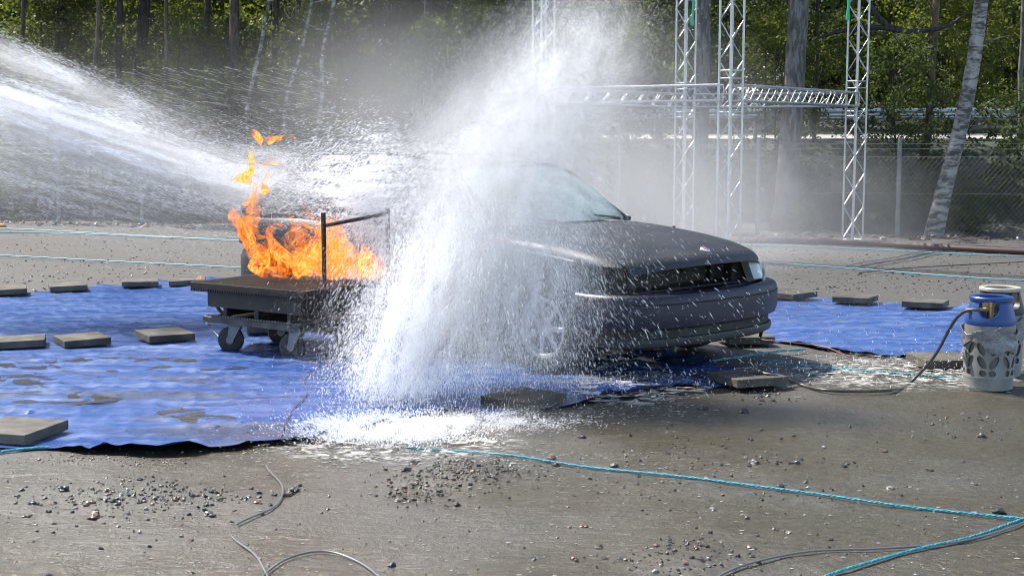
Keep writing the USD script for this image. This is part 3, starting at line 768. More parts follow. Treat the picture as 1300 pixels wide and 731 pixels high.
# ------------------------------------------------------------------ the fire
FIREM = mat('fire_look', {
    'g': ('geometry', {}), 'mp': ('mapping', {'scale': (1, 1, .62)}), 'n': ('noise_texture', {'scale': 8.0, 'detail': 5, 'roughness': .58, 'distortion': 1.6}),
    'n2': ('noise_texture', {'scale': 2.6, 'detail': 2}), 'sb': ('math', {'math_type': 'subtract', 'value2': .5}), 'ab': ('math', {'math_type': 'absolute'}),
    'cr': ('rgb_ramp', {'ramp': [(0, (1.0, .52, .13)), (.018, (1.0, .31, .035)), (.05, (1.0, .145, .011)), (.15, (.85, .085, .008)), (1, (.5, .04, .004))]}),
    'al': ('map_range', {'from_min': .02, 'from_max': .12, 'to_min': 1.0, 'to_max': .0, 'clamp': True}), 'a2': ('map_range', {'from_min': .34, 'from_max': .6, 'to_min': .03, 'to_max': .72, 'clamp': True}), 'mu': ('math', {'math_type': 'multiply'}),
    'st': ('map_range', {'from_min': .3, 'from_max': .65, 'to_min': .45, 'to_max': 1.05, 'clamp': True}),
    'fa': ('attribute', {'attribute': 'fade'}), 'lw': ('layer_weight', {'blend': .35}), 'ed': ('map_range', {'from_min': .12, 'from_max': .7, 'to_min': 1.0, 'to_max': .0, 'clamp': True}), 'm3': ('math', {'math_type': 'multiply'}), 'm4': ('math', {'math_type': 'multiply'}),
    'e': ('emission', {'strength': .6}), 't': ('transparent_bsdf', {}), 'm': ('mix_closure', {})},
    [('g.position', 'mp.vector'), ('mp.vector', 'n.vector'), ('mp.vector', 'n2.vector'), ('n.fac', 'sb.value1'), ('sb.value', 'ab.value1'), ('ab.value', 'cr.fac'), ('cr.color', 'e.color'), ('ab.value', 'al.value'), ('n2.fac', 'a2.value'),
     ('al.result', 'mu.value1'), ('a2.result', 'mu.value2'), ('n2.fac', 'st.value'), ('st.result', 'e.strength'), ('mu.value', 'm3.value1'), ('fa.fac', 'm3.value2'), ('lw.facing', 'ed.value'), ('m3.value', 'm4.value1'), ('ed.result', 'm4.value2'), ('m4.value', 'm.fac'), ('t.BSDF', 'm.closure1'), ('e.emission', 'm.closure2')], surface='m.closure')
FIRE = thing('pan_fire', 'orange and yellow flames leaning left above the burner trolley', 'fire', (0, 0, 0))
rng = np.random.default_rng(21)


def tongue(path, widths, seed, flat=.4, n=34, m=18):
    p = curve(path, n)
    w = np.interp(np.linspace(0, 1, n), np.linspace(0, 1, len(widths)), widths)
    R = []
    for i in range(n):
        a = np.linspace(0, 2 * np.pi, m, endpoint=False)
        q = np.stack([np.cos(a) * w[i], np.sin(a) * w[i] * flat, 0 * a], 1) + p[i]
        nz = np.stack([meshkit.fbm(q * 7 + seed * 5.1 + k * 31, 3, seed) - .5 for k in range(3)], 1)
        R.append(q + nz * np.array([.9, .6, .6]) * (w[i] + .02) * 2.1)
    return loft(np.array(R))


def lick(name, mesh, n, m, t0=.45):
    g_ = usdkit.mesh(stage, numbered(FIRE, name), mesh, FIREM, smooth=True)
    t = np.linspace(0, 1, n)
    f = np.clip((1.08 - t) / (1.08 - t0), .05, 1) * np.clip(t / .16 + .18, 0, 1)
    pv = UsdGeom.PrimvarsAPI(g_).CreatePrimvar('fade', Sdf.ValueTypeNames.FloatArray, 'vertex')
    pv.Set(Vt.FloatArray.FromNumpy(np.r_[np.repeat(f, m), f[0], f[-1]].astype(np.float32)))


def fl_pt(u, v, d):
    return atd(u, v, d)


for k in range(26):                                   # the body of the fire
    u0 = 335 + 140 * rng.random() ** 1.1; d = rng.uniform(9.7, 10.5); h = rng.uniform(36, 112) * (1 - .35 * abs(u0 - 400) / 65); lean = rng.uniform(-34, 6)
    w = rng.uniform(.05, .10)
    lick('flame_tongue', tongue([fl_pt(u0, rng.uniform(351, 357), d), fl_pt(u0 + lean * .2 + rng.uniform(-6, 6), 354 - h * .35, d), fl_pt(u0 + lean * .6 + rng.uniform(-8, 8), 354 - h * .7, d + rng.uniform(-.06, .06)), fl_pt(u0 + lean, 354 - h, d)], [w * .5, w * 1.2, w, w * .55, .008], 30 + k), 34, 18)
for k, (pth, w) in enumerate([([(372, 352), (345, 330), (322, 312), (306, 285), (294, 262)], .085), ([(360, 340), (332, 322), (312, 300), (300, 276)], .07), ([(385, 345), (352, 318), (335, 296), (316, 306), (303, 290)], .07), ([(352, 320), (340, 300), (345, 290), (336, 283)], .045), ([(420, 330), (380, 310), (352, 318), (330, 322)], .085), ([(320, 352), (335, 345), (350, 352), (372, 346)], .04), ([(440, 330), (415, 300), (390, 285), (365, 287)], .05), ([(325, 335), (312, 300), (318, 262), (324, 232)], .05), ([(330, 300), (322, 262), (330, 240), (340, 215)], .04), ([(250, 357), (253, 354), (256, 351)], .018), ([(447, 388), (446, 378), (452, 365)], .035)]):
    d = 10.0 + .05 * k
    lick('flame_tongue', tongue([fl_pt(u, v, d) for u, v in pth], [w * .8, w * 1.1, w, w * .8, .012], 80 + k), 34, 18, .7)
for k, (pth, w) in enumerate([([(321, 172), (333, 178), (346, 176), (360, 172), (377, 178)], .045), ([(323, 165), (327, 174), (331, 186)], .035), ([(342, 185), (350, 178), (357, 181)], .03), ([(318, 236), (312, 226), (317, 216), (326, 212)], .06), ([(308, 232), (314, 222), (318, 200), (317, 195)], .03), ([(333, 243), (338, 240), (330, 232)], .03), ([(334, 212), (344, 206), (352, 208), (341, 200)], .034), ([(338, 248), (335, 243), (340, 238)], .03), ([(311, 262), (316, 256), (321, 258)], .026), ([(316, 206), (318, 196), (318, 190)], .012), ([(287, 298), (291, 300)], .012), ([(362, 292), (350, 284), (345, 292)], .02)]):
    lick('flame_wisp', tongue([fl_pt(u, v, 10.25) for u, v in (pth if len(pth) > 2 else [pth[0], ((pth[0][0] + pth[1][0]) / 2, pth[0][1] + 1), pth[1]])], [.012, w * 1.2, w * 1.1, w * .8, .008], 120 + k, n=22), 22, 18, .6)

# ------------------------------------------------------------------ aluminium truss stand
UP = np.array([0, 0, 1.0])


def truss(parent, a, b, side, e1, e2, pitch=.25, r=.0155, rb=.0062):
    """four chords from a to b, with zigzag braces on all four sides; e1, e2 across"""
    a, b = np.asarray(a, float), np.asarray(b, float)
    n = max(2, int(np.linalg.norm(b - a) / pitch))
    cs = [(i, j) for i, j in ((-1, -1), (1, -1), (1, 1), (-1, 1))]
    off = [side / 2 * (i * e1 + j * e2) for i, j in cs]
    for o in off:
        part(parent, 'chord', tube(np.array([a + o, b + o]), r, 10), ALU, smooth=40)
    for k in range(4):
        o, q = off[k], off[(k + 1) % 4]
        for i in range(n):
            p0, p1 = a + (b - a) * i / n, a + (b - a) * (i + 1) / n
            s, e = (o, q) if (i + k) % 2 else (q, o)
            part(parent, 'brace', tube(np.array([p0 + s, p1 + e]), rb, 6, cap=False), ALU, smooth=True)
    for p in (a, b):
        for k in range(4):
            part(parent, 'rung', tube(np.array([p + off[k], p + off[(k + 1) % 4]]), rb * 1.2, 6), ALU, smooth=True)


TW = [np.array([2.83, 17.5]), np.array([5.30, 20.8]), np.array([.44, 18.9]), np.array([2.74, 21.4])]
TLAB = ['nearest truss tower, seen against grey trunks just right of the spray', 'rightmost aluminium truss tower with a green strap near its top', 'truss tower almost hidden behind the top of the spray', 'farthest truss tower standing in mist left of the nearest one']
ta = math.radians(33)
ex, ey = np.array([math.cos(ta), math.sin(ta), 0]), np.array([-math.sin(ta), math.cos(ta), 0])
for k, c in enumerate(TW):
    gz = float(ground_z(c[0], c[1]))
    t = thing('truss_tower', TLAB[k], 'truss tower', (0, 0, 0))
    truss(t, (c[0], c[1], gz + .02), (c[0], c[1], 4.9), .215, ex, ey)
    part(t, 'base_plate', rbox(.42, .42, .016, (c[0], c[1], gz + .012), .004, rz=0), ALU)
    for z in (2.0, 2.36, 2.46, 1.93):
        for e, s in ((ex, 1), (ex, -1), (ey, 1), (ey, -1)):
            o = ey if e is ex else ex
            part(t, 'rung', tube(np.array([np.r_[c, z] + s * .1075 * o - .1075 * e, np.r_[c, z] + s * .1075 * o + .1075 * e]), .009, 6), ALU, smooth=True)
for i, j, lab in ((0, 1, 'truss beam running back from the nearest tower to the right tower'), (0, 2, 'truss beam reaching from the nearest tower left into the spray'), (3, 1, 'rear truss beam between the farthest tower and the right tower'), (2, 3, 'truss beam hidden in spray on the far left side of the stand')):
    a, b = TW[i], TW[j]
    dirv = np.r_[b - a, 0] / np.linalg.norm(b - a)
    t = thing('truss_beam', lab, 'truss beam')
    sd = np.array([-dirv[1], dirv[0], 0])
    truss(t, np.r_[a, 2.18] + dirv * .14, np.r_[b, 2.18] - dirv * .14, .2, sd, UP, pitch=.2)
for (u, v0, v1, d, k) in ((1077.5, -14, 26, 20.55, 0), (880, -10, 33, 21.2, 1)):
    g = solo('green_strap', cat_(tube(curve([atd(u + .8, v0, d), atd(u, (v0 + v1) / 2, d), atd(u - 1.2, v1 - 7, d)], 12), [.022] * 12, 6), rbox(.06, .04, .1, atd(u - 1, v1 - 4, d), .012)), GREENS, ('bright green ratchet strap hanging on the right truss tower', 'dark green strap hanging on the farthest truss tower')[k], 'strap')

# ------------------------------------------------------------------ fence, guard rail, hose at the back
FN = thing('chain_link_fence', 'tall chain link fence on steel posts in front of the wood', 'fence')
posts = [atd(1142, 200, 21.2), atd(963, 200, 21.9), None, None]
PX = [(1142, 21.25), (963, 22.0), (178, 24.2), (72, 24.6), (1330, 20.7), (785, 22.6), (620, 23.0), (440, 23.5), (300, 23.9)]
for (u, d) in PX:
    p = atd(u, 200, d); y = fence_y(p[0]) - .03; x = p[0] * y / p[1]
    gz = float(ground_z(x, y))
    part(FN, 'post', tube(np.array([[x, y, gz - .1], [x, y, 1.60]]), .034, 12), GALV, smooth=50)
    if u == 72:
        part(FN, 'brace_strut', tube(np.array([[x - .28 * 0, y, .85], [x - .22, y - .05, gz]]), .018, 8), GALV, smooth=50)
fx = np.linspace(-15, 15, 2)
fz = lambda x: float(ground_z(x, fence_y(x)))
for z in (1.30, 1.42, 1.50, .72):
    part(FN, 'line_wire', tube(np.array([[x, fence_y(x), z] for x in np.linspace(-14, 14, 8)]), .004, 4), FENCEW, smooth=True)
wires = []
pt, H0, H1, px_ = .075, .04, 1.30, None
nn_ = int(28 / pt)
V_, F_ = [], []
for dr in (-1, 1):
    for k in range(-18, nn_ + 18):
        x0 = -14 + k * pt; x1 = x0 + dr * (H1 - H0) * .82
        for w in (0,):
            b = len(V_)
            o = dr * .003
            for (x, z) in ((x0, H0), (x1, H1)):
                y = fence_y(x)
                V_ += [(x - .0015, y + o, z), (x + .0015, y + o, z), (x, y + o - .002, z)]
            F_ += [[b, b + 1, b + 4], [b, b + 4, b + 3], [b + 1, b + 2, b + 5], [b + 1, b + 5, b + 4], [b + 2, b, b + 3], [b + 2, b + 3, b + 5]]
g = usdkit.mesh(stage, FN + '/wire_netting', trimesh.Trimesh(V_, F_, process=False), FENCEW, smooth=False); tag(g, kind='stuff')

GR = thing('guard_rail', 'silver roadside guard rail glinting behind the fence on the bank', 'guard rail')
wprof = [(0, -.115), (.04, -.10), (.06, -.07), (.05, -.04), (0, -.015), (0, .015), (.05, .04), (.06, .07), (.04, .10), (0, .115)]
gx = np.linspace(-6, 30, 37)
for a in range(0, 36, 4):
    P = []
    for x in gx[a:a + 5]:
        y = fence_y(np.clip(x, -14, 14)) + 6.0; z = float(ground_z(x, y)) + .52
        P.append([(x, y - o, z + q) for o, q in wprof])
    part(GR, 'rail_section', grid(np.array(P), .004), RAILM, smooth=60)
for x in np.arange(-5, 30, 2.0):
    y = fence_y(np.clip(x, -14, 14)) + 6.1; z = float(ground_z(x, y))
    part(GR, 'rail_post', rbox(.06, .12, .75, (x, y, z + .30), .008), GALV)

hp = [at(u, v, .05) for u, v in ((905, 304), (960, 305), (1040, 306), (1110, 309), (1180, 313), (1250, 317), (1330, 321), (1400, 326))]
solo('red_hose', tube(curve(hp, 90), .045, 12), PIPEM, 'thick dull red hose lying along the foot of the fence on the right', 'hose')

# ropes and wires


def rope(pts, r=.009, strands=True, n=None):
    p = curve(pts, n or 260)
    if not strands:
        return [tube(p, r, 6)]
    d = np.r_[0, np.cumsum(np.linalg.norm(np.diff(p, axis=0), axis=1))]
    t = np.gradient(p, axis=0); t /= np.linalg.norm(t, axis=1, keepdims=True)
    a = np.cross(t, UP); a /= np.linalg.norm(a, axis=1, keepdims=True); b = np.cross(a, t)
    return [tube(p + .5 * r * (np.cos(d * 2 * np.pi / .07 + k * 2.094)[:, None] * a + np.sin(d * 2 * np.pi / .07 + k * 2.094)[:, None] * b), r * .58, 6) for k in range(3)]


def gl(pts, h=.012):
    out = []
    for u, v in pts:
        q = at(u, v, h); q[2] = float(ground_z(q[0], q[1])) + h; out.append(q)
    return out


def rope_thing(label, pts, h=.014, r=.010, strands=True, n=None, m1=ROPE, m2=ROPE2, name='rope', group=None):
    t = thing(name, label, name.split('_')[-1], group=group)
    for k, s in enumerate(rope(gl(pts, h), r, strands, n)):
        part(t, 'strand', s, m2 if (k == 2) else m1, smooth=True)


rope_thing('twisted teal rope running from the splash across the foreground to the right edge', [(512, 565), (560, 570), (640, 578), (740, 590), (840, 603), (950, 617), (1050, 630), (1150, 643), (1240, 653), (1312, 661), (1400, 668)], .011, .0063, n=420)
rope_thing('teal rope slanting out of the bottom right corner of the foreground', [(1000, 752), (1060, 727), (1110, 712), (1170, 698), (1230, 683), (1275, 668), (1312, 655), (1400, 632)], .011, .006, n=260)
rope_thing('short piece of teal rope ending under the tarp at the left edge', [(-60, 579), (-20, 575), (20, 571), (62, 567)], .012, .008, n=80)
rope_thing('teal rope lying from the front car tyre to the dark tarp edge', [(868, 463), (905, 457), (960, 451), (1022, 444)], .03, .008, n=90)
rope_thing('pale teal rope lying on the flooded gravel towards the gas cylinders', [(964, 457), (1040, 465), (1120, 473), (1180, 478), (1240, 483)], .02, .008, n=110)
for lab, pts in (('light blue rope stretched over the gravel left of the flames', [(-60, 321), (0, 324), (100, 329), (200, 335), (320, 341), (420, 346)]), ('faint blue rope near the fence in the left background', [(-60, 288), (0, 290), (90, 294), (180, 299), (320, 306), (420, 311)]), ('thin blue rope closest to the fence in the left background', [(-60, 298), (60, 296), (180, 300), (320, 302)]),
                 ('light blue rope stretched over the gravel behind the gas cylinders', [(930, 331), (1010, 336), (1100, 342), (1200, 350), (1320, 358)]), ('blue rope in front of the red hose on the right', [(930, 311), (1040, 315), (1150, 319), (1240, 324), (1330, 328)]), ('dark slack line rising to the right between the two blue ropes', [(1090, 346), (1120, 343), (1200, 338), (1320, 331)])):
    rope_thing(lab, pts, .03, .009 if 'dark' not in lab else .007, False, 60, m1=HOSEM if 'dark' in lab else ROPE2 if 'faint' in lab else ROPE)
for lab, pts in (('looped grey wire at the bottom edge left of centre', [(326, 734), (350, 716), (385, 702), (410, 699), (440, 704), (470, 720), (500, 745)]), ('thin grey wire curling down from the splash to the left', [(338, 589), (348, 603), (359, 618), (356, 634), (340, 650), (318, 659), (301, 667)]), ('short pale wire half sunk in the wet foreground on the left', [(294, 681), (306, 692), (322, 704), (334, 718), (340, 730)]), ('long grey wire joining the two ropes at the right edge', [(900, 740), (940, 721), (990, 708), (1042, 699), (1090, 698), (1150, 697), (1210, 690), (1265, 677), (1310, 660)])):
    rope_thing(lab, pts,   .010, .0042, False, 90, m1=WIREM, name='wire')
rope_thing('thin red cable snaking over the front tarp near the spray', [(346, 462), (400, 461), (396, 474), (386, 484), (390, 500), (372, 520), (362, 538), (352, 557)], .045, .003, False, 90, m1=REDW, name='cable')
rope_thing('thin brown cable lying on the tarp right of the bumper', [(960, 432), (1000, 436), (1040, 439), (1060, 444), (1080, 452)], .06, .006, False, 60, m1=REDW, name='cable')
hz = gl([(838, 478), (880, 477)], .03) + [at(917, 472, .085), at(950, 472, .088), at(985, 477, .085)] + gl([(1012, 487), (1045, 495), (1085, 497), (1130, 496)], .02) + [at(1160, 482, .06), at(1183, 455, .16), at(1204, 420, .31), at(1222, 398, .42), at(1240, 394, .445)]
hz[-1] = atd(1243, 394, 8.35); hz[-2] = atd(1228, 394, 8.4); hz[-3] = atd(1205, 418, 8.5); hz[-4] = atd(1184, 455, 8.55); hz[-5] = atd(1160, 484, 8.6)
hz[-5][2] = max(hz[-5][2], .04)
solo('gas_hose', tube(curve(hz, 160), .0105, 10), HOSEM, 'black rubber gas hose arching down from the blue topped cylinder', 'hose', smooth=True)
# orange and yellow markers by the left fence
solo('marker_peg', cat_(tube(np.array([atd(176, 291, 23.6), atd(186, 285, 23.6)]), .018, 8), rbox(.12, .06, .05, atd(171, 293, 23.6), .01)), YELLOW, 'tilted yellow peg at the foot of the fence on the left', 'peg')
solo('orange_marker', cat_(rbox(.14, .08, .06, atd(2, 286, 24.0), .02), tube(np.array([atd(-8, 284, 24), atd(8, 287, 24)]), .02, 8)), ORANGE, 'small orange marker on the ground at the far left by the fence', 'marker')

# ------------------------------------------------------------------ gas cylinders


def cylinder_top(parent, m, R, z0, z1, hz_):
    """shroud with grip openings and a raised ring"""
    outer = revolve([(R * .52, z0 + .002), (R * .985, z0), (R, z0 + .012), (R, z0 + .03), (R * .965, z0 + .045), (R * .85, z0 + .115), (R * .80, z1 - .02), (R * .82, z1 - .012), (R * .82, z1 - .004), (R * .80, z1), (R * .70, z1), (R * .69, z1 - .01), (R * .71, z0 + .115), (R * .60, z0 + .03), (R * .52, z0 + .002)], 56)
    s = man(outer)
    for a in hz_:
        e = trimesh.creation.icosphere(3); e.apply_scale((R * .7, .062, .055)); e.apply_translation((R * .85, 0, z0 + .098)); e.apply_transform(trimesh.transformations.rotation_matrix(a, UP))
        s = s - man(e)
        b = box(R, .124, .05, (R * .85, 0, z0 + .123)); b.apply_transform(trimesh.transformations.rotation_matrix(a, UP)); s = s - man(b)
    part(parent, 'shroud', tri(s), m, smooth=35)


def cylinder(loc, rz, label, topm, ringm):
    t = thing('gas_cylinder', label, 'gas cylinder', loc, rz)
    R = .158
    cage = man(revolve([(.02, .0), (R * .93, .0), (R * .96, .008), (R * .97, .06), (R, .075), (R, .085), (R * .985, .09), (R * .985, .40), (R * .97, .43), (R * .93, .435), (R * .93, .05), (.02, .05), (.02, 0)], 72))
    for k in range(6):
        a = k * math.pi / 3
        for (da, z, tilt, w, h) in ((-.29, .268, .5, .034, .044), (.29, .268, -.5, .034, .044), (-.25, .182, .55, .036, .046), (.25, .182, -.55, .036, .046), (-.19, .113, .0, .036, .020), (.19, .113, .0, .036, .020)):
            e = trimesh.creation.icosphere(2); e.apply_scale((.06, w * .62, h)); e.apply_transform(trimesh.transformations.rotation_matrix(tilt, [1, 0, 0])); e.apply_translation((R, 0, z)); e.apply_transform(trimesh.transformations.rotation_matrix(a + da, UP))
            cage = cage - man(e)
    part(t, 'cage', tri(cage), GREYP, smooth=35)
    part(t, 'liner', revolve([(.0, .055), (R * .90, .055), (R * .905, .40), (R * .8, .44), (0, .45)], 48), LINER, smooth=40)
    cylinder_top(t, topm, R, .415, .575, (-2.15, 1.0))
    part(t, 'handle_ring', revolve([(R * .64, .572), (R * .64, .590), (R * .68, .594), (R * .83, .594), (R * .86, .588), (R * .86, .574), (R * .83, .569), (R * .68, .569), (R * .64, .572)], 56), ringm, smooth=35)
    v = part(t, 'valve', cat_(cyl(.022, .09, (0, 0, .485)), cyl(.014, .12, (-.05, 0, .505), 'x'), cyl(.030, .03, (0, 0, .545))), BRASS)
    part(v, 'hose_coupling', cat_(cyl(.012, .07, (-.13, 0, .505), 'x'), cyl(.016, .025, (-.165, 0, .505), 'x', 6)), BRASS)
    return t, R


c1 = at(1265, 497, 0); c1[2] = float(ground_z(c1[0], c1[1])) + .004
c1[1] += .158
t1, R = cylinder(c1, .15, 'gas cylinder with blue top and silver tape round its pale grey cage', BLUEP, BLUEP)
c2 = c1 + [.21, .42, 0]; c2[2] = float(ground_z(c2[0], c2[1])) + .004
t2, _ = cylinder(c2, .9, 'gas cylinder with black top and cream ring cut by the right picture edge', BLACKP, CREAM)
for t, seed in ((t1, 1), (t2, 2)):
    A = np.linspace(0, 2 * np.pi, 97); Z = np.linspace(0, 1, 12)
    AA, ZZ = np.meshgrid(A, Z, indexing='ij')
    lo = .275 + .035 * np.sin(AA * 2 + 1) + .02 * np.sin(AA * 5 + 2); hi = .385 + .02 * np.sin(AA * 3 + .5) + .012 * np.sin(AA * 7)
    zz = lo + (hi - lo) * ZZ
    S = np.stack([np.cos(AA) * 2, np.sin(AA) * 2, zz * 14], -1)
    rr = R + .006 + .016 * meshkit.fbm(S * 2.0, 3, seed) + .02 * np.exp(-((ZZ - 1) / .2) ** 2) * meshkit.noise(S * 1.5, seed + 4)
    part(t, 'tape_wrap', grid(np.stack([rr * np.cos(AA), rr * np.sin(AA), zz], -1), .003), TAPE, smooth=60)
part(t1, 'tape_flap', grid(np.array([[(-.165 - .03 * i / 4 * 1.0 - .012 * math.sin(j), -.02 + .05 * j / 4, .27 - .075 * i / 4) for j in range(5)] for i in range(5)]), .003), TAPE, smooth=60)

# ------------------------------------------------------------------ stones and gravel


def stone(seed, n=1):
    m = trimesh.creation.icosphere(n)
    r = np.random.default_rng(seed)
    m.vertices *= (0.5 + .95 * meshkit.noise(m.vertices * 1.9 + seed * 3.7, seed))[:, None]
    m.apply_scale((1, .55 + .4 * r.random(), .40 + .3 * r.random()))
    return m


rng = np.random.default_rng(9)
big = [(81, 624, 15, 0), (372, 623, 13, 0), (364, 629, 12, 2), (562, 582, 13, 0), (990, 622, 13, 0), (957, 592, 13, 0), (892, 521, 11, 0), (1246, 554, 11, 0), (516, 597, 12, 0), (525, 588, 11, 0), (780, 592, 10, 0), (700, 583, 11, 2), (742, 667, 10, 2), (905, 650, 10, 3), (1010, 590, 10, 1), (738, 556, 10, 0), (1268, 652, 14, 0), (498, 717, 10, 0), (265, 655, 12, 1), (120, 660, 14, 2), (40, 641, 11, 0), (1180, 598, 10, 1), (944, 525, 11, 0), (760, 694, 11, 1), (1130, 620, 9, 3), (705, 590, 10, 0), (580, 640, 9, 0), (60, 730, 10, 1)]
for k, (u, v, w, mi) in enumerate(big):
    p = at(u, v); z = float(ground_z(p[0], p[1])); s = w / 2 * p[1] / FPX * 1.15
    g = solo('stone', stone(200 + k, 2).apply_scale(s), STONES[mi], ('small dark wet stone lying loose on the foreground mud', 'small grey stone lying loose on the foreground mud', 'small reddish stone lying loose on the foreground mud', 'small pale stone lying loose on the foreground mud')[mi], 'stone', ('dark stones on the mud', 'grey stones on the mud', 'reddish stones on the mud', 'pale stones on the mud')[mi], smooth=25)
    UsdGeom.Xformable(g).AddTranslateOp().Set((float(p[0]), float(p[1]), z + s * .18)); UsdGeom.Xformable(g).AddRotateZOp().Set(float(rng.uniform(0, 360)))
pos, sc, idx = [], [], []


def scatter(n, u0, v0, su, sv, s0, s1, dark=.6):
    for _ in range(n):
        u, v = rng.normal(u0, su), rng.normal(v0, sv)
        if v < 372 or v > 760:
            continue
        p = at(u, v); s = (s0 + (s1 - s0) * rng.random() ** 2.5) * .5
        pos.append((p[0], p[1], float(ground_z(p[0], p[1])) + s * .2)); sc.append((s,) * 3); idx.append(int(rng.choice(8, p=[dark / 2, dark / 2, (1 - dark) * .25, (1 - dark) * .25, (1 - dark) * .15, (1 - dark) * .15, (1 - dark) * .1, (1 - dark) * .1])))


scatter(650, 592, 601, 44, 9, .004, .028, .45); scatter(320, 545, 620, 34, 12, .004, .03, .55)
scatter(520, 190, 634, 80, 10, .004, .034, .5); scatter(420, 120, 650, 110, 24, .004, .028)
scatter(300, 872, 708, 60, 18, .004, .03, .5); scatter(420, 930, 588, 110, 26, .004, .03); scatter(110, 1210, 537, 40, 9, .004, .028); scatter(160, 800, 640, 300, 50, .003, .02); scatter(130, 975, 498, 18, 8, .006, .04)
scatter(260, 130, 582, 70, 6, .005, .02, .4); scatter(260, 760, 600, 120, 50, .004, .018)
for _ in range(1100):
    u, v = rng.uniform(-40, 1340), 500 + 240 * rng.random()
    if v < 585 and u < 720:
        continue
    p = at(u, v); s = (.003 + .012 * rng.random() ** 3) * .5
    pos.append((p[0], p[1], float(ground_z(p[0], p[1])) + s * .3)); sc.append((s,) * 3); idx.append(int(rng.integers(0, 8)))
for _ in range(5000):                                        # the dry gravel behind
    u = rng.uniform(-80, 1380); v = rng.uniform(292, 372)
    if v > 345 and 240 < u < 985:
        continue
    p = at(u, v); s = (.012 + .03 * rng.random() ** 2) * .5
    pos.append((p[0], p[1], float(ground_z(p[0], p[1])) + s * .2)); sc.append((s,) * 3); idx.append(int(rng.choice(8, p=[.12, .12, .2, .2, .1, .1, .08, .08])))
for _ in range(900):                                         # ridge of stones under the fence
    x = rng.uniform(-12, 12); y = fence_y(x) - .15 + rng.normal() * .18; s = (.03 + .09 * rng.random() ** 2) * .5
    pos.append((x, y, float(ground_z(x, y)) + s * .2)); sc.append((s,) * 3); idx.append(int(rng.choice([0, 2, 3, 6, 7, 4])))
n = len(pos)
pi = instancer('/World/gravel', [(stone(k, 1), STONES[k // 2]) for k in range(8)], pos, rand_quat(rng, n) * np.array([1, .25, .25, 1]) / np.linalg.norm(rand_quat(np.random.default_rng(1), n) * 0 + 1, axis=1, keepdims=True) * 2, sc, idx)
tag(pi, 'loose pebbles and grit scattered over the wet ground', 'gravel', kind='stuff')

# ------------------------------------------------------------------ the wood
def leaves(rng, centres, radii, per, size):
    C_, N_ = [], []
    for c, r, k in zip(centres, radii, per):
        d = rng.normal(size=(k, 3)); d /= np.linalg.norm(d, axis=1, keepdims=True)
        C_.append(c + d * (r * rng.random((k, 1)) ** .45) * np.array([1, 1, .75]))
    c = np.vstack(C_); n = len(c)
    a = rng.normal(size=(n, 3)); a[:, 2] -= .3; a /= np.linalg.norm(a, axis=1, keepdims=True)
    b = np.cross(a, rng.normal(size=(n, 3))); b /= np.linalg.norm(b, axis=1, keepdims=True)
    s = size * (.65 + .7 * rng.random((n, 1)))
    v = np.stack([c - a * s, c + b * s * .55, c + a * s, c - b * s * .55], 1).reshape(-1, 3)
    k = np.arange(n)[:, None] * 4
    return trimesh.Trimesh(v, np.vstack([k + [0, 1, 2], k + [0, 2, 3]]), process=False)


def crown(seed, h, w, clumps, per, size, low=.0, twigs=True):
    """foliage and its stems: h tall, w wide, from the ground up"""
    r = np.random.default_rng(seed)
    zz = low + (h - low) * r.random(clumps) ** .9
    prof = np.sin(np.pi * np.clip((zz / h) * .85 + .12, 0, 1)) ** .6
    ang = r.uniform(0, 2 * np.pi, clumps); rad = w * prof * np.sqrt(r.random(clumps))
    c = np.stack([rad * np.cos(ang), rad * np.sin(ang), zz], 1)
    lf = leaves(r, c, .16 + .28 * r.random(clumps), (per * (.4 + 1.2 * r.random(clumps))).astype(int), size)
    st = [tube(curve([(0, 0, 0), (.06 * w, .05, h * .3), (-.05 * w, .02, h * .65), (.02, 0, h)], 10), np.linspace(.025, .006, 10), 5)]
    for q in c[:: max(1, clumps // 26)]:
        z0 = max(.1, q[2] - .5 * np.hypot(q[0], q[1]) - .2)
        st.append(tube(np.array([(0, 0, z0), q * [.55, .55, 0] + [0, 0, (z0 + q[2]) / 2 + .06], q]), [.012, .008, .004], 4, cap=False))
    return lf, cat_(*st)


PROTO = []
for k, (h, w, cl, per, size, lm, low) in enumerate([(4.6, 1.3, 150, 46, .042, LEAF_A, .5), (3.4, 1.2, 130, 46, .040, LEAF_B, .2), (5.6, 1.5, 170, 44, .044, LEAF_C, .9), (2.2, 1.25, 110, 44, .038, LEAF_B, .05), (5.0, 1.8, 190, 44, .046, LEAF_A, 1.2), (6.5, 2.4, 230, 44, .052, LEAF_B, 1.5)]):
    cp = stage.CreateClassPrim(f'/World/foliage_kind_{k}')
    stage.GetPrimAtPath(f'/World/foliage_kind_{k}').SetTypeName('Xform')
    lf, st = crown(300 + k, h, w, cl, per, size, low)
    usdkit.mesh(stage, f'/World/foliage_kind_{k}/leaves', lf, lm, smooth=False)
    usdkit.mesh(stage, f'/World/foliage_kind_{k}/stems', st, DARKB, smooth=True)
    PROTO.append((lf, lm, st, h))


def plant(name, k, label, cat, x, y, s, rz, group, under=None):
    path = numbered(under or '/World', name)
    x_ = UsdGeom.Xform.Define(stage, path)
    x_.AddTranslateOp().Set((float(x), float(y), float(ground_z(x, y)) - .03 if under is None else 0.0)); x_.AddRotateZOp().Set(float(rz)); x_.AddScaleOp().Set((float(s),) * 3)
    x_.GetPrim().GetReferences().AddInternalReference(f'/World/foliage_kind_{k}'); x_.GetPrim().SetInstanceable(True)
    if label:
        tag(x_, label, cat, group)
    return x_


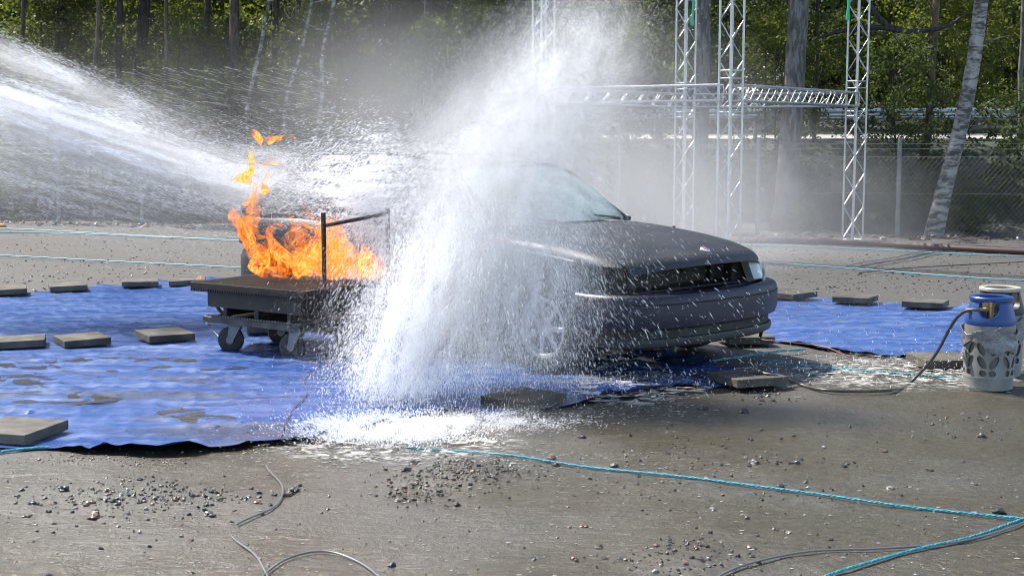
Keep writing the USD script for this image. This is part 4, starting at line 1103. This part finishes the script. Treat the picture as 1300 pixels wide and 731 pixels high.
def trunk(path_uvd, r0, r1, seed, n=30, sides=14):
    p = curve(path_uvd, n); w = np.linspace(r0, r1, n); w[:3] *= [1.25, 1.12, 1.04]
    m = tube(p, w, sides)
    v = m.vertices; m.vertices = v + (np.stack([meshkit.fbm(v * 6 + 9 * k, 3, seed + k) for k in range(3)], 1) - .5) * .22 * r0
    return m


TREES = [  # label, bark, depth, pixel path from the top down (beyond the frame), diameter px at the bottom and top
    ('leaning white birch on the right with peeling pale bark', BIRCH, 21.9, [(1258, -160), (1246, 0), (1234, 90), (1216, 175), (1198, 245), (1184, 308)], 21, 13, 0),
    ('thick grey trunk with rough bark between the two right truss towers', GREYB, 23.5, [(1020, -160), (1014, 0), (1010, 80), (1005, 150), (1000, 230), (994, 300)], 29, 21, 2),
    ('smooth grey trunk rising between the farthest and the nearest truss tower', GREYB, 24.5, [(897, -160), (893, 0), (891, 100), (888, 200), (884, 300)], 21, 18, 5),
    ('slim dark trunk left of the leaning birch', BROWNB, 25.5, [(1198, -120), (1189, 0), (1183, 90), (1176, 180), (1168, 290)], 10, 7, 1),
    ('pale birch stem just above the top of the spray', BIRCH, 27, [(651, -120), (648, 0), (646, 60), (643, 150), (641, 300)], 10, 8, 4),
    ('white crooked birch stem above the burning trolley', BIRCH, 26, [(428, -60), (421, 10), (413, 50), (408, 90), (408, 130), (403, 170), (400, 290)], 6, 3.2, 0),
    ('thin slanting birch stem with grey bark left of the spray', BIRCH, 26.5, [(352, -70), (343, 0), (333, 45), (324, 85), (315, 125), (308, 170), (304, 290)], 5, 3.4, 1),
    ('thin forked birch stem beside the crooked white one', BIRCH, 27, [(402, -60), (391, 25), (384, 60), (376, 90), (366, 115), (361, 150), (358, 290)], 4.5, 2.6, 3),
    ('thick dark spruce like trunk with reddish bark left of the flames', BROWNB, 28, [(302, -140), (298, 0), (297, 60), (295, 120), (293, 290)], 13, 11, 4),
    ('dark trunk right behind the slanting birch stem', DARKB, 29, [(353, -140), (351, 0), (349, 60), (348, 130), (347, 290)], 10, 8, 5),
    ('narrow dark trunk beside the crooked birch stem', DARKB, 30, [(380, -140), (378, 0), (377, 60), (375, 140), (374, 290)], 7, 6, 2),
    ('dark trunk in the wood above the middle of the jet', DARKB, 29, [(266, -140), (264, 0), (262, 50), (261, 100), (259, 290)], 8, 7, 4),
    ('very thin grey stem in the wood above the jet', BROWNB, 27, [(214, -140), (213, 0), (212, 45), (211, 100), (209, 290)], 5, 4, 1),
    ('broad dark trunk in the wood left of the thin grey stem', DARKB, 29, [(187, -140), (184, 0), (181, 40), (178, 80), (173, 290)], 16, 13, 5),
    ('straight dark trunk between two neighbours at the upper left', DARKB, 28, [(153, -140), (152, 0), (151, 50), (150, 100), (147, 290)], 9, 7, 4),
    ('slim grey trunk at the upper left', BROWNB, 26.5, [(128, -140), (126, 0), (124, 40), (121, 90), (118, 290)], 6, 5, 2),
    ('dark stooping trunk nearest the left upper corner', DARKB, 28, [(84, -140), (80, 0), (78, 20), (75, 60), (70, 290)], 13, 10, 5),
    ('thin dark stem in the shade at the far upper left corner', DARKB, 27, [(32, -140), (30, 0), (26, 90), (22, 290)], 6, 5, 1),
    ('dark stem half lost in the mist left of the spray top', DARKB, 30, [(545, -140), (543, 0), (541, 90), (536, 290)], 9, 7, 4),
    ('narrow shaded stem right of the thick grey trunk', DARKB, 27, [(1040, -140), (1038, 0), (1036, 90), (1034, 290)], 6, 5, 2),
    ('grey stem standing at the right picture edge', GREYB, 26, [(1310, -140), (1300, 0), (1296, 120), (1292, 290)], 7, 6, 1),
]
for k, (lab, bk, d, pth, w0, w1, fk) in enumerate(TREES):
    pts = [atd(u, v, d) for u, v in pth][::-1]
    if w0 < 8:
        rw = np.random.default_rng(50 + k); pts = [q + np.array([rw.normal() * .014, 0, 0]) for q in curve(pts, 12)]
    y = pts[0][1]; x = pts[0][0]; pts[0] = np.array([x, y, float(ground_z(x, y)) - .08])
    up = pts[-1] + (pts[-1] - pts[-2]) / np.linalg.norm(pts[-1] - pts[-2]) * 3.0
    pts.append(up)
    t = thing('birch_tree' if bk is BIRCH else 'forest_tree', lab, 'tree')
    part(t, 'trunk', trunk(pts, w0 / 2 * d / FPX, w1 / 2 * d / FPX * .9, 700 + k), bk, smooth=True)
    rngk = np.random.default_rng(900 + k)
    for j in range(4):
        zt = rngk.uniform(.45, .95); i = int(zt * 29); c = curve(pts, 30)[i]; a = rngk.uniform(0, 2 * np.pi); L_ = rngk.uniform(.7, 1.6)
        e = c + L_ * np.array([math.cos(a), math.sin(a), .45])
        part(t, 'branch', tube(curve([c, (c + e) / 2 + [0, 0, -.08], e], 8), np.linspace(.25 * w1 / 2 * d / FPX + .006, .005, 8), 6), bk, smooth=True)
    top = curve(pts, 30)[20]
    pl_ = plant('crown', fk, None, None, top[0], top[1], rngk.uniform(.8, 1.1), rngk.uniform(0, 360), None, under=t)
    pl_.GetPrim().GetAttribute('xformOp:translate').Set((float(top[0]), float(top[1]), float(top[2])))
    if k == 3:
        for q, r_ in (([(1027, 55), (1036, 50), (1054, 43), (1080, 38), (1115, 35), (1150, 40), (1184, 38), (1202, 34), (1220, 22), (1238, 10)], (.030, .035, .04, .045, .05, .05, .045, .035, .025, .012)), ([(1104, 6), (1124, 31), (1146, 48), (1166, 58), (1184, 62)], (.05, .045, .03, .02, .012)), ([(1122, 31), (1140, 36), (1160, 40)], (.04, .035, .03))):
            p = curve([atd(u, v, 25.2) for u, v in q], 30)
            part(t, 'branch', tube(p, np.interp(np.linspace(0, 1, 30), np.linspace(0, 1, len(r_)), r_), 8), DARKB, smooth=True)
    if k == 0:
        part(t, 'branch', tube(curve([atd(u, v, 21.9) for u, v in ((1240, 60), (1262, 50), (1288, 45))], 12), np.linspace(.022, .006, 12), 6), BIRCH, smooth=True)
rng = np.random.default_rng(77)
KL = ['light green small leaved birch sapling', 'dense deep green bush behind the fence', 'olive green loose leaved sapling', 'low deep green shrub behind the fence', 'spreading light green sapling', 'tall dark leafy young tree']
KC = ['sapling', 'bush', 'sapling', 'shrub', 'sapling', 'young tree']
KN = ['birch_sapling', 'bush', 'olive_sapling', 'shrub', 'spreading_sapling', 'young_tree']
MARKS = [(20, 'the far left picture edge'), (80, 'the stooping dark trunk'), (125, 'the slim grey trunk'), (180, 'the broad dark trunk'), (263, 'the dark trunk above the jet'), (297, 'the reddish dark trunk'), (330, 'the slanting birch stem'), (372, 'the forked birch stem'), (408, 'the crooked white birch'), (543, 'the stem lost in mist'), (648, 'the pale stem over the spray'), (790, 'the misty post behind the spray'), (890, 'the smooth grey trunk'), (963, 'the misty fence post'), (1008, 'the thick grey trunk'), (1085, 'the right truss tower'), (1142, 'the clear fence post'), (1182, 'the slim dark trunk'), (1225, 'the leaning birch'), (1300, 'the right picture edge')]
TAKEN = set()


def place(base, x, y, s):
    u = 650 + FPX * x / y * 1.006
    for q in sorted(MARKS, key=lambda m: abs(m[0] - u))[:4]:
        rel = 'level with' if abs(q[0] - u) < 7 else 'left of' if u < q[0] else 'right of'
        lab = f'{base} {rel} {q[1]}'
        if lab not in TAKEN:
            TAKEN.add(lab)
            return lab, None
    return base, True


for row, (dy0, n, kinds, s0, s1) in enumerate([(1.6, 15, (3, 3, 1, 3), .6, .9), (3.2, 16, (0, 1, 3, 2), .7, 1.0), (5.0, 18, (0, 4, 1, 2, 5), .8, 1.1), (8.6 + 3.5, 18, (4, 0, 5, 2), .9, 1.25)]):
    for i in range(n):
        y_ = None
        x = -11.5 - row * .8 + (23 + row * 1.6) * (i + rng.uniform(.1, .9)) / n
        y = fence_y(x) + dy0 + rng.uniform(-.5, .9)
        if row < 3 and x > 1.5 and dy0 > 2 and rng.random() < .45:
            continue
        k = int(rng.choice(kinds)); s = rng.uniform(s0, s1)
        if row == 0 and x > 1.0:
            s *= .42
        lab, shared = place(KL[k], x, y, s)
        plant(KN[k], k, lab, KC[k], x, y, s, rng.uniform(0, 360), shared and KN[k].replace('_', ' ') + ' plants along the wood edge')
# the deep wood reads as one mass
pos, sc, idx, qs = [], [], [], []
for _ in range(420):
    y = 37 + 36 * rng.random() ** 1.1; x = rng.uniform(-.55, .55) * (y + 8); k = int(rng.choice([0, 1, 2, 4, 5, 5, 4]))
    lvl = rng.choice([0, 0, 2.5, 4.5, 7]) if y > 42 else rng.choice([0, 0, 2.0, 3.5])
    s = rng.uniform(.9, 1.5)
    pos.append((x, y, float(ground_z(x, y)) + lvl - .2)); sc.append((s, s, s)); idx.append(k); a = rng.uniform(0, math.pi); qs.append((math.cos(a), 0, 0, math.sin(a)))
pi = UsdGeom.PointInstancer.Define(stage, '/World/deep_wood')
pr = []
for k, (lf, lm, st, h) in enumerate(PROTO):
    g = usdkit.mesh(stage, '/World/deep_wood/foliage' + (f'_{k:03d}' if k else ''), cat_(lf), lm, smooth=False); pr.append(g.GetPath())
pi.CreatePrototypesRel().SetTargets(pr); pi.CreatePositionsAttr(Vt.Vec3fArray.FromNumpy(np.array(pos, np.float32))); pi.CreateScalesAttr(Vt.Vec3fArray.FromNumpy(np.array(sc, np.float32)))
pi.CreateOrientationsAttr(Vt.QuathArray([Gf.Quath(*map(float, q)) for q in qs])); pi.CreateProtoIndicesAttr(Vt.IntArray.FromNumpy(np.array(idx, np.int32)))
tag(pi, 'deep green wood closing the view behind the fence', 'wood', kind='stuff')
# ------------------------------------------------------------------ water in the air


def vol(name, label, blobs, dens, ns, stretch, rot, lo, hi, g=.35, detail=4, rough=.6, base=0.0, col=(.97, .97, .98), cat='spray', distort=0.0):
    """blobs: (centre, semi axes, tilt about the y axis in degrees, weight, power)"""
    n = {'ge': ('geometry', {}), 'm2': ('mapping', {'mapping_type': 'texture', 'rotation': (0, math.radians(rot), 0), 'scale': stretch}), 'nz': ('noise_texture', {'scale': ns, 'detail': detail, 'roughness': rough, 'distortion': distort}),
         'mr': ('map_range', {'from_min': lo, 'from_max': hi, 'to_min': base, 'to_max': 1, 'clamp': True}), 'mu': ('math', {'math_type': 'multiply'}), 'md': ('math', {'math_type': 'multiply', 'value2': dens}), 'v': ('principled_volume', {'color': col, 'anisotropy': g})}
    l = [('ge.position', 'm2.vector'), ('m2.vector', 'nz.vector'), ('nz.fac', 'mr.value'), ('mr.result', 'mu.value2'), ('mu.value', 'md.value1'), ('md.value', 'v.density')]
    solid, prev = None, None
    for k, (c, r, tilt, w, pw) in enumerate(blobs):
        n[f'm_{k}'] = ('mapping', {'mapping_type': 'texture', 'location': c, 'rotation': (0, math.radians(tilt), 0), 'scale': r})
        n[f'g_{k}'] = ('gradient_texture', {'gradient_type': 'spherical'})
        n[f'p_{k}'] = ('math', {'math_type': 'power', 'value2': pw})
        n[f'w_{k}'] = ('math', {'math_type': 'multiply_add', 'value2': w, 'value3': 0.0})
        l += [('ge.position', f'm_{k}.vector'), (f'm_{k}.vector', f'g_{k}.vector'), (f'g_{k}.fac', f'p_{k}.value1'), (f'p_{k}.value', f'w_{k}.value1')]
        if prev:
            l.append((prev, f'w_{k}.value3'))
        prev = f'w_{k}.value'
        e = trimesh.creation.icosphere(3); e.apply_scale(r); e.apply_transform(trimesh.transformations.rotation_matrix(math.radians(tilt), [0, 1, 0])); e.apply_translation(c)
        solid = man(e) if solid is None else solid + man(e)
    l.append((prev, 'mu.value1'))
    solid = solid ^ man(box(80, 80, 20, (0, 30, 10.02)))
    m = mat(name + '_look', n, l, volume='v.volume')
    g_ = usdkit.mesh(stage, '/World/' + name, tri(solid), m, smooth=False)
    tag(g_, label, cat, kind='stuff')


def blob(u, v, d, ru, rv, rd, tilt=0, w=1.0, pw=1.4):
    return (tuple(atd(u, v, d)), (ru * d / FPX, rd, rv * d / FPX), tilt, w, pw)


# pixel tilt: positive tilt about y turns +x down (to the right and down in the picture)
vol('spray_plume', 'tall white plume of water bursting up over the car', [
    blob(668, 160, 8.5, 135, 230, .6, 34, 1.0, 1.2), blob(620, 275, 8.4, 160, 170, .7, 0, 1.3, 1.1), blob(530, 425, 8.0, 85, 195, .5, 16, .9, 1.2), blob(620, 400, 8.3, 165, 140, .6, 0, .7, 1.1), blob(725, 110, 8.6, 105, 150, .5, 24, .6, 1.2)],
    1.7, 3.2, (.35, .35, 1.0), 28, .28, .66, .3, 5, .62, .12)
vol('spray_mist', 'thin drifting mist around and behind the water plume', [
    blob(760, 240, 13.5, 300, 260, 1.8, 0, 1.0, 1.3), blob(500, 150, 12.5, 220, 190, 1.6, 0, .8, 1.3), blob(260, 130, 17.0, 380, 120, 2.0, 5, .13, 1.2), blob(900, 290, 17.0, 320, 170, 2.4, 0, .75, 1.1), blob(640, 330, 8.2, 180, 180, .7, 0, 1.2, 1.2)],
    .35, .9, (1, 1, 1), 0, .2, .75, .3, 2, .5, .4, cat='mist')
vol('hose_jet', 'broad streaky water jet shooting in from the left edge', [
    blob(50, 156, 11.8, 420, 38, .5, 18, 1.2, 1.1), blob(60, 190, 12.0, 470, 125, .9, 15, .30, 1.0), blob(230, 205, 11.7, 240, 48, .4, 17, .8, 1.2), blob(30, 80, 12.2, 230, 24, .4, 24, .75, 1.2), blob(355, 232, 10.9, 120, 60, .4, 8, .6, 1.2)],
    3.6, 5.0, (2.6, .2, .16), 15, .40, .64, .3, 4, .65, .06)
vol('ground_splash', 'white water boiling up where the spray hits the ground', [
    blob(490, 556, 7.15, 130, 36, .42, 0, 1.0, 1.1), blob(610, 540, 7.3, 130, 24, .4, -6, .5, 1.2), blob(400, 565, 7.1, 90, 20, .3, 0, .4, 1.2)],
    3.0, 10, (1, 1, 1), 0, .35, .65, .3, 5, .7, .1, cat='splash')

# drops and ligaments of water, each its own small shape
rng = np.random.default_rng(33)
dropm = trimesh.creation.icosphere(1); dropm.apply_scale((1, 1, 1))
nd = dropm.vertices[:, 2]; dropm.vertices[:, :2] *= (1 - .25 * (nd[:, None] > .4))
D_pos, D_dir, D_sc = [], [], []


def drops(n, us, vs, ds, dirfun, r, ln, jitter=.12):
    for _ in range(n):
        u, v, d = us(), vs(), rng.uniform(*ds)
        p = atd(u, v, d)
        if p[2] < .02:
            continue
        q = np.array(dirfun(u, v)) + rng.normal(size=3) * jitter
        k = rng.random()
        rr = r[0] + (r[1] - r[0]) * k ** 3; ll = (ln[0] + (ln[1] - ln[0]) * rng.random() ** 2) / 2
        D_pos.append(p); D_dir.append(q); D_sc.append((rr, rr, max(ll, rr)))


def radial(cu, cv):
    def f(u, v):
        a = np.array([u - cu, 0, -(v - cv)]); return a / (np.linalg.norm(a) + 1e-6)
    return f


N_, U_ = rng.normal, rng.uniform
drops(650, lambda: 640 + 330 * rng.random() ** 1.5, lambda: N_(390, 60), (7.2, 8.7), radial(520, -20), (.0010, .0034), (.014, .055))
drops(700, lambda: N_(720, 55), lambda: N_(380, 60), (7.2, 8.6), radial(560, 0), (.0011, .0038), (.014, .055))
drops(2200, lambda: N_(560, 60), lambda: N_(410, 90), (7.2, 8.3), radial(640, 60), (.0006, .0018), (.012, .05), .08)
drops(1800, lambda: N_(620, 90), lambda: N_(430, 60), (7.2, 8.3), radial(600, -50), (.0008, .0026), (.012, .05), .08)
drops(550, lambda: N_(440, 34), lambda: N_(390, 55), (8.0, 9.2), radial(560, 120), (.0008, .0022), (.012, .05), .06)
drops(400, lambda: N_(470, 30), lambda: N_(330, 40), (9.8, 10.4), radial(380, 230), (.0008, .0022), (.02, .07), .1)
drops(3000, lambda: U_(-40, 420), lambda: U_(85, 275), (10.8, 12.6), lambda u, v: (1, 0, -.24), (.0003, .0008), (.06, .26), .03)
drops(1600, lambda: N_(460, 40), lambda: N_(235, 28), (10.1, 10.7), lambda u, v: (1, 0, .25), (.0008, .003), (.02, .10), .35)
drops(2200, lambda: N_(600, 120), lambda: N_(250, 95), (7.6, 9.0), radial(600, 420), (.0008, .0022), (.006, .02), .3)
drops(7000, lambda: N_(490, 58), lambda: 577 - abs(N_(0, 20)), (6.8, 7.35), lambda u, v: ((u - 490) / 120, 0, 1), (.0012, .0045), (.004, .02), .6)
drops(2200, lambda: N_(610, 60), lambda: 545 - abs(N_(0, 11)), (7.2, 7.6), lambda u, v: ((u - 490) / 120, 0, 1), (.001, .0035), (.004, .014), .6)
drops(500, lambda: U_(940, 1230), lambda: N_(470, 16), (8.2, 9.2), lambda u, v: (0, 0, 1), (.001, .004), (.006, .03), .5)
drops(500, lambda: N_(820, 60), lambda: N_(488, 10), (8.0, 8.7), lambda u, v: (0, 0, 1), (.001, .004), (.006, .03), .5)
drops(120, lambda: U_(960, 1240), lambda: U_(370, 470), (8, 9), lambda u, v: (.45, 0, -1), (.001, .003), (.012, .04), .15)
# the finest droplets: thousands of slivers of water, thickest along the streaks of the spray

FINE = []


def fine(n, u0, v0, d0, ru, rv, rd, tilt, dirfun, r=(.0006, .0013), ln=(.003, .010), ns=(9, 34), power=2.2, jit=.06):
    T = math.radians(tilt)
    a, b = rng.normal(size=n * 4) * ru, rng.normal(size=n * 4) * rv
    k = meshkit.fbm(np.stack([a / ns[0] + u0, b / ns[1] + v0, rng.normal(size=n * 4) * .25], -1), 3, int(u0)) ** power
    keep = np.nonzero(rng.random(n * 4) < k / np.quantile(k, .95))[0][:n]
    a, b = a[keep], b[keep]
    uu, vv = u0 + a * math.cos(T) - b * math.sin(T), v0 + b * math.cos(T) + a * math.sin(T)
    c, s_ = math.cos(PITCH), math.sin(PITCH)
    bb = (365.5 - vv) / FPX
    r_ = np.stack([(uu - 650) / FPX, c + bb * s_, bb * c - s_], 1)
    p = np.array([0, 0, CAM_H]) + r_ * ((d0 + rng.normal(size=len(uu)) * rd) / r_[:, 1])[:, None]
    q = np.stack([np.broadcast_to(np.asarray(x, float), (len(uu),)) for x in dirfun(uu, vv)], 1)
    q = q / (np.linalg.norm(q, axis=1, keepdims=True) + 1e-6) + rng.normal(size=(len(uu), 3)) * jit
    rr = rng.uniform(*r, len(uu)); ok = p[:, 2] > .02
    FINE.append((p[ok], q[ok], np.stack([rr, rr, rng.uniform(*ln, len(uu))], 1)[ok]))


def away(cu, cv):
    return lambda u, v: (u - cu, 0.0, -(v - cv))



BIG = (.0008, .0019)
MISTY = dict(ns=(16, 26), power=1.3, r=(.0006, .0014), ln=(.0014, .0045))
fine(105000, 676, 150, 8.4, 46, 95, .2, 34, away(545, 420), **MISTY)
fine(200000, 626, 268, 8.3, 52, 80, .2, 20, away(590, 520), **MISTY)
fine(70000, 518, 440, 7.9, 35, 80, .16, 18, away(640, 40), ns=(9, 40), power=1.8, r=BIG, ln=(.003, .012))
fine(52000, 618, 380, 8.2, 56, 60, .2, 4, away(600, -50), ns=(9, 34), power=1.8, r=BIG)
fine(16000, 722, 80, 8.5, 32, 46, .2, 24, away(600, 420), **MISTY)
fine(20000, 725, 130, 8.8, 62, 85, .3, 10, away(600, 420), ns=(30, 30), power=1.1, r=(.0004, .0008), ln=(.0008, .002))
fine(34000, 620, 240, 8.5, 110, 120, .3, 20, away(590, 520), ns=(24, 30), power=1.2, r=(.0005, .0011), ln=(.0012, .004))
fine(15000, 505, 240, 10.02, 32, 38, .07, 20, away(600, 420), **MISTY)
fine(44000, 668, 335, 8.0, 50, 72, .25, 0, away(580, 0), ns=(14, 30), power=1.4, r=(.0006, .0014), ln=(.0015, .007))
fine(26000, 468, 325, 10.1, 30, 44, .04, 10, lambda u, v: (-.5, 0, -1), ns=(8, 22), power=1.8, r=(.0006, .0014), ln=(.004, .014), jit=.08)
fine(42000, 500, 440, 7.95, 54, 84, .2, 18, away(640, 40), ns=(16, 40), power=1.3, r=(.0005, .0010), ln=(.0015, .005))
fine(26000, 130, 180, 11.6, 150, 34, .4, 16, lambda u, v: (1, 0, -.28), ns=(70, 14), power=1.6, r=(.0005, .0010), ln=(.002, .008), jit=.05)
fine(44000, 490, 556, 7.1, 54, 14, .15, 0, away(490, 640), ns=(16, 7), r=(.0010, .0028), jit=.3)
fine(20000, 610, 541, 7.3, 56, 9, .12, 0, away(560, 640), ns=(16, 7), jit=.3)
fine(21000, 458, 236, 10.12, 36, 34, .14, 0, lambda u, v: (1, 0, .5), ns=(24, 6), power=2.4, r=(.0009, .0021), ln=(.004, .014), jit=.15)
fine(44000, 90, 160, 11.7, 150, 16, .3, 18.5, lambda u, v: (1, 0, -.30), ns=(60, 6), power=3.2, r=(.0007, .0016), ln=(.006, .03), jit=.03)
fine(18000, 360, 230, 10.9, 66, 26, .2, 10, lambda u, v: (1, 0, -.15), ns=(40, 7), power=2, r=(.0006, .0013), ln=(.004, .02), jit=.06)
fine(16000, 90, 212, 11.9, 170, 34, .4, 15, lambda u, v: (1, 0, -.26), ns=(120, 6), power=2.5, r=(.0005, .0010), ln=(.01, .05), jit=.02)
fine(8000, 80, 92, 11.9, 80, 9, .2, 24, lambda u, v: (1, 0, -.4), ns=(50, 6), power=2.4, r=(.0005, .0010), ln=(.006, .03), jit=.03)
P_, d_, s_ = (np.vstack([q] + [x[i] for x in FINE]) for i, q in enumerate((np.array(D_pos), np.array(D_dir) + 1e-9, np.array(D_sc))))
d_ /= np.linalg.norm(d_, axis=1, keepdims=True)
a_ = np.cross(d_, rng.normal(size=d_.shape)); a_ /= np.linalg.norm(a_, axis=1, keepdims=True); b_ = np.cross(d_, a_)
R_, L_ = s_[:, :1], s_[:, 2:]
m_ = P_ - d_ * L_ * .25
ev = [m_ + R_ * (math.cos(q) * a_ + math.sin(q) * b_) for q in (0, 2.0944, 4.18879)]
big_ = s_[:, 0] > .00135                                    # larger drops close at both ends, the finest are slivers
V_ = np.stack(ev + [P_ + d_ * L_, P_ - d_ * L_], 1)
k = np.arange(len(P_))[:, None] * 5
F_ = np.vstack([k + q for q in ([0, 1, 3], [1, 2, 3], [2, 0, 3])] + [k[big_] + q for q in ([1, 0, 4], [2, 1, 4], [0, 2, 4])])
g_ = usdkit.mesh(stage, '/World/water_drops', trimesh.Trimesh(V_.reshape(-1, 3), F_, process=False), WATERW, smooth=False)
tag(g_, 'bright drops and fine droplets filling the spray in front of the car', 'water drops', kind='stuff')
# small bubbles and splashes lying on the wet ground and the tarps
B_pos, B_sc = [], []


def bubbles(n, us, vs, s0, s1, h=.002):
    for _ in range(n):
        u, v = us(), vs(); p = at(u, v); s = (s0 + (s1 - s0) * rng.random() ** 3) / 2
        B_pos.append((p[0], p[1], float(ground_z(p[0], p[1])) + h)); B_sc.append((s * U_(.9, 2.2), s, s * .4))


bubbles(800, lambda: U_(-20, 1320), lambda: 590 + 150 * rng.random(), .003, .013)
bubbles(900, lambda: N_(640, 130), lambda: 575 + abs(N_(0, 18)), .003, .012)
bubbles(1500, lambda: N_(490, 85), lambda: 572 + N_(0, 10), .004, .018)
bubbles(800, lambda: U_(960, 1310), lambda: N_(468, 16), .004, .016, .004)
bubbles(500, lambda: N_(800, 70), lambda: N_(520, 8), .003, .013)
bubbles(350, lambda: U_(200, 520), lambda: N_(525, 25), .003, .010, .05)
bubbles(200, lambda: U_(980, 1230), lambda: N_(420, 22), .003, .012, .04)
m = trimesh.creation.icosphere(1)
pi = instancer('/World/water_bubbles', [(m, BUBBLE)], B_pos, np.tile([1.0, 0, 0, 0], (len(B_pos), 1)), B_sc, np.zeros(len(B_pos), int))
tag(pi, 'white bubbles and splash marks dotted over the flooded ground', 'bubbles', kind='stuff')
# foam
FOAMM = mat('foam_look', {'g': ('geometry', {}), 'mp': ('mapping', {'scale': (3.4, 4.6, 3)}), 'n': ('noise_texture', {'scale': 3.0, 'detail': 8, 'roughness': .72, 'distortion': 1.2}), 'mr': ('map_range', {'from_min': .50, 'from_max': .66, 'clamp': True}),
    'p': ('principled_bsdf', {'base_color': (.72, .70, .64), 'roughness': .4}), 't': ('transparent_bsdf', {}), 'm': ('mix_closure', {}),
    'at': ('attribute', {'attribute': 'edge'}), 'mu': ('math', {'math_type': 'multiply'})},
    [('g.position', 'mp.vector'), ('mp.vector', 'n.vector'), ('n.fac', 'mr.value'), ('mr.result', 'mu.value1'), ('at.fac', 'mu.value2'), ('mu.value', 'm.fac'), ('t.BSDF', 'm.closure1'), ('p.BSDF', 'm.closure2')], surface='m.closure')
for nm, (u, v, ru, rv, h), lab in (('foam', (1150, 474, 190, 30, .022), 'pale foam swirling on the flooded gravel left of the gas cylinders'), ('foam', (500, 568, 180, 26, .016), 'churned foam spreading round the foot of the spray'), ('foam', (800, 505, 110, 26, .05), 'foam washing over the tarp edge right of the spray')):
    A = np.linspace(0, 2 * np.pi, 72); Rr = np.linspace(0, 1, 14)
    P = np.array([[at(u + ru * r * math.cos(a), v + rv * r * math.sin(a)) for r in Rr] for a in A])
    P[..., 2] = ground_z(P[..., 0], P[..., 1]) + h
    g_ = usdkit.mesh(stage, numbered('/World', nm), grid(P), FOAMM, smooth=True)
    pv = UsdGeom.PrimvarsAPI(g_).CreatePrimvar('edge', Sdf.ValueTypeNames.FloatArray, 'vertex')
    pv.Set(Vt.FloatArray.FromNumpy(np.tile(np.clip((1 - Rr) * 1.8, 0, 1), (72, 1)).astype(np.float32).ravel()))
    tag(g_, lab, 'foam', kind='stuff')
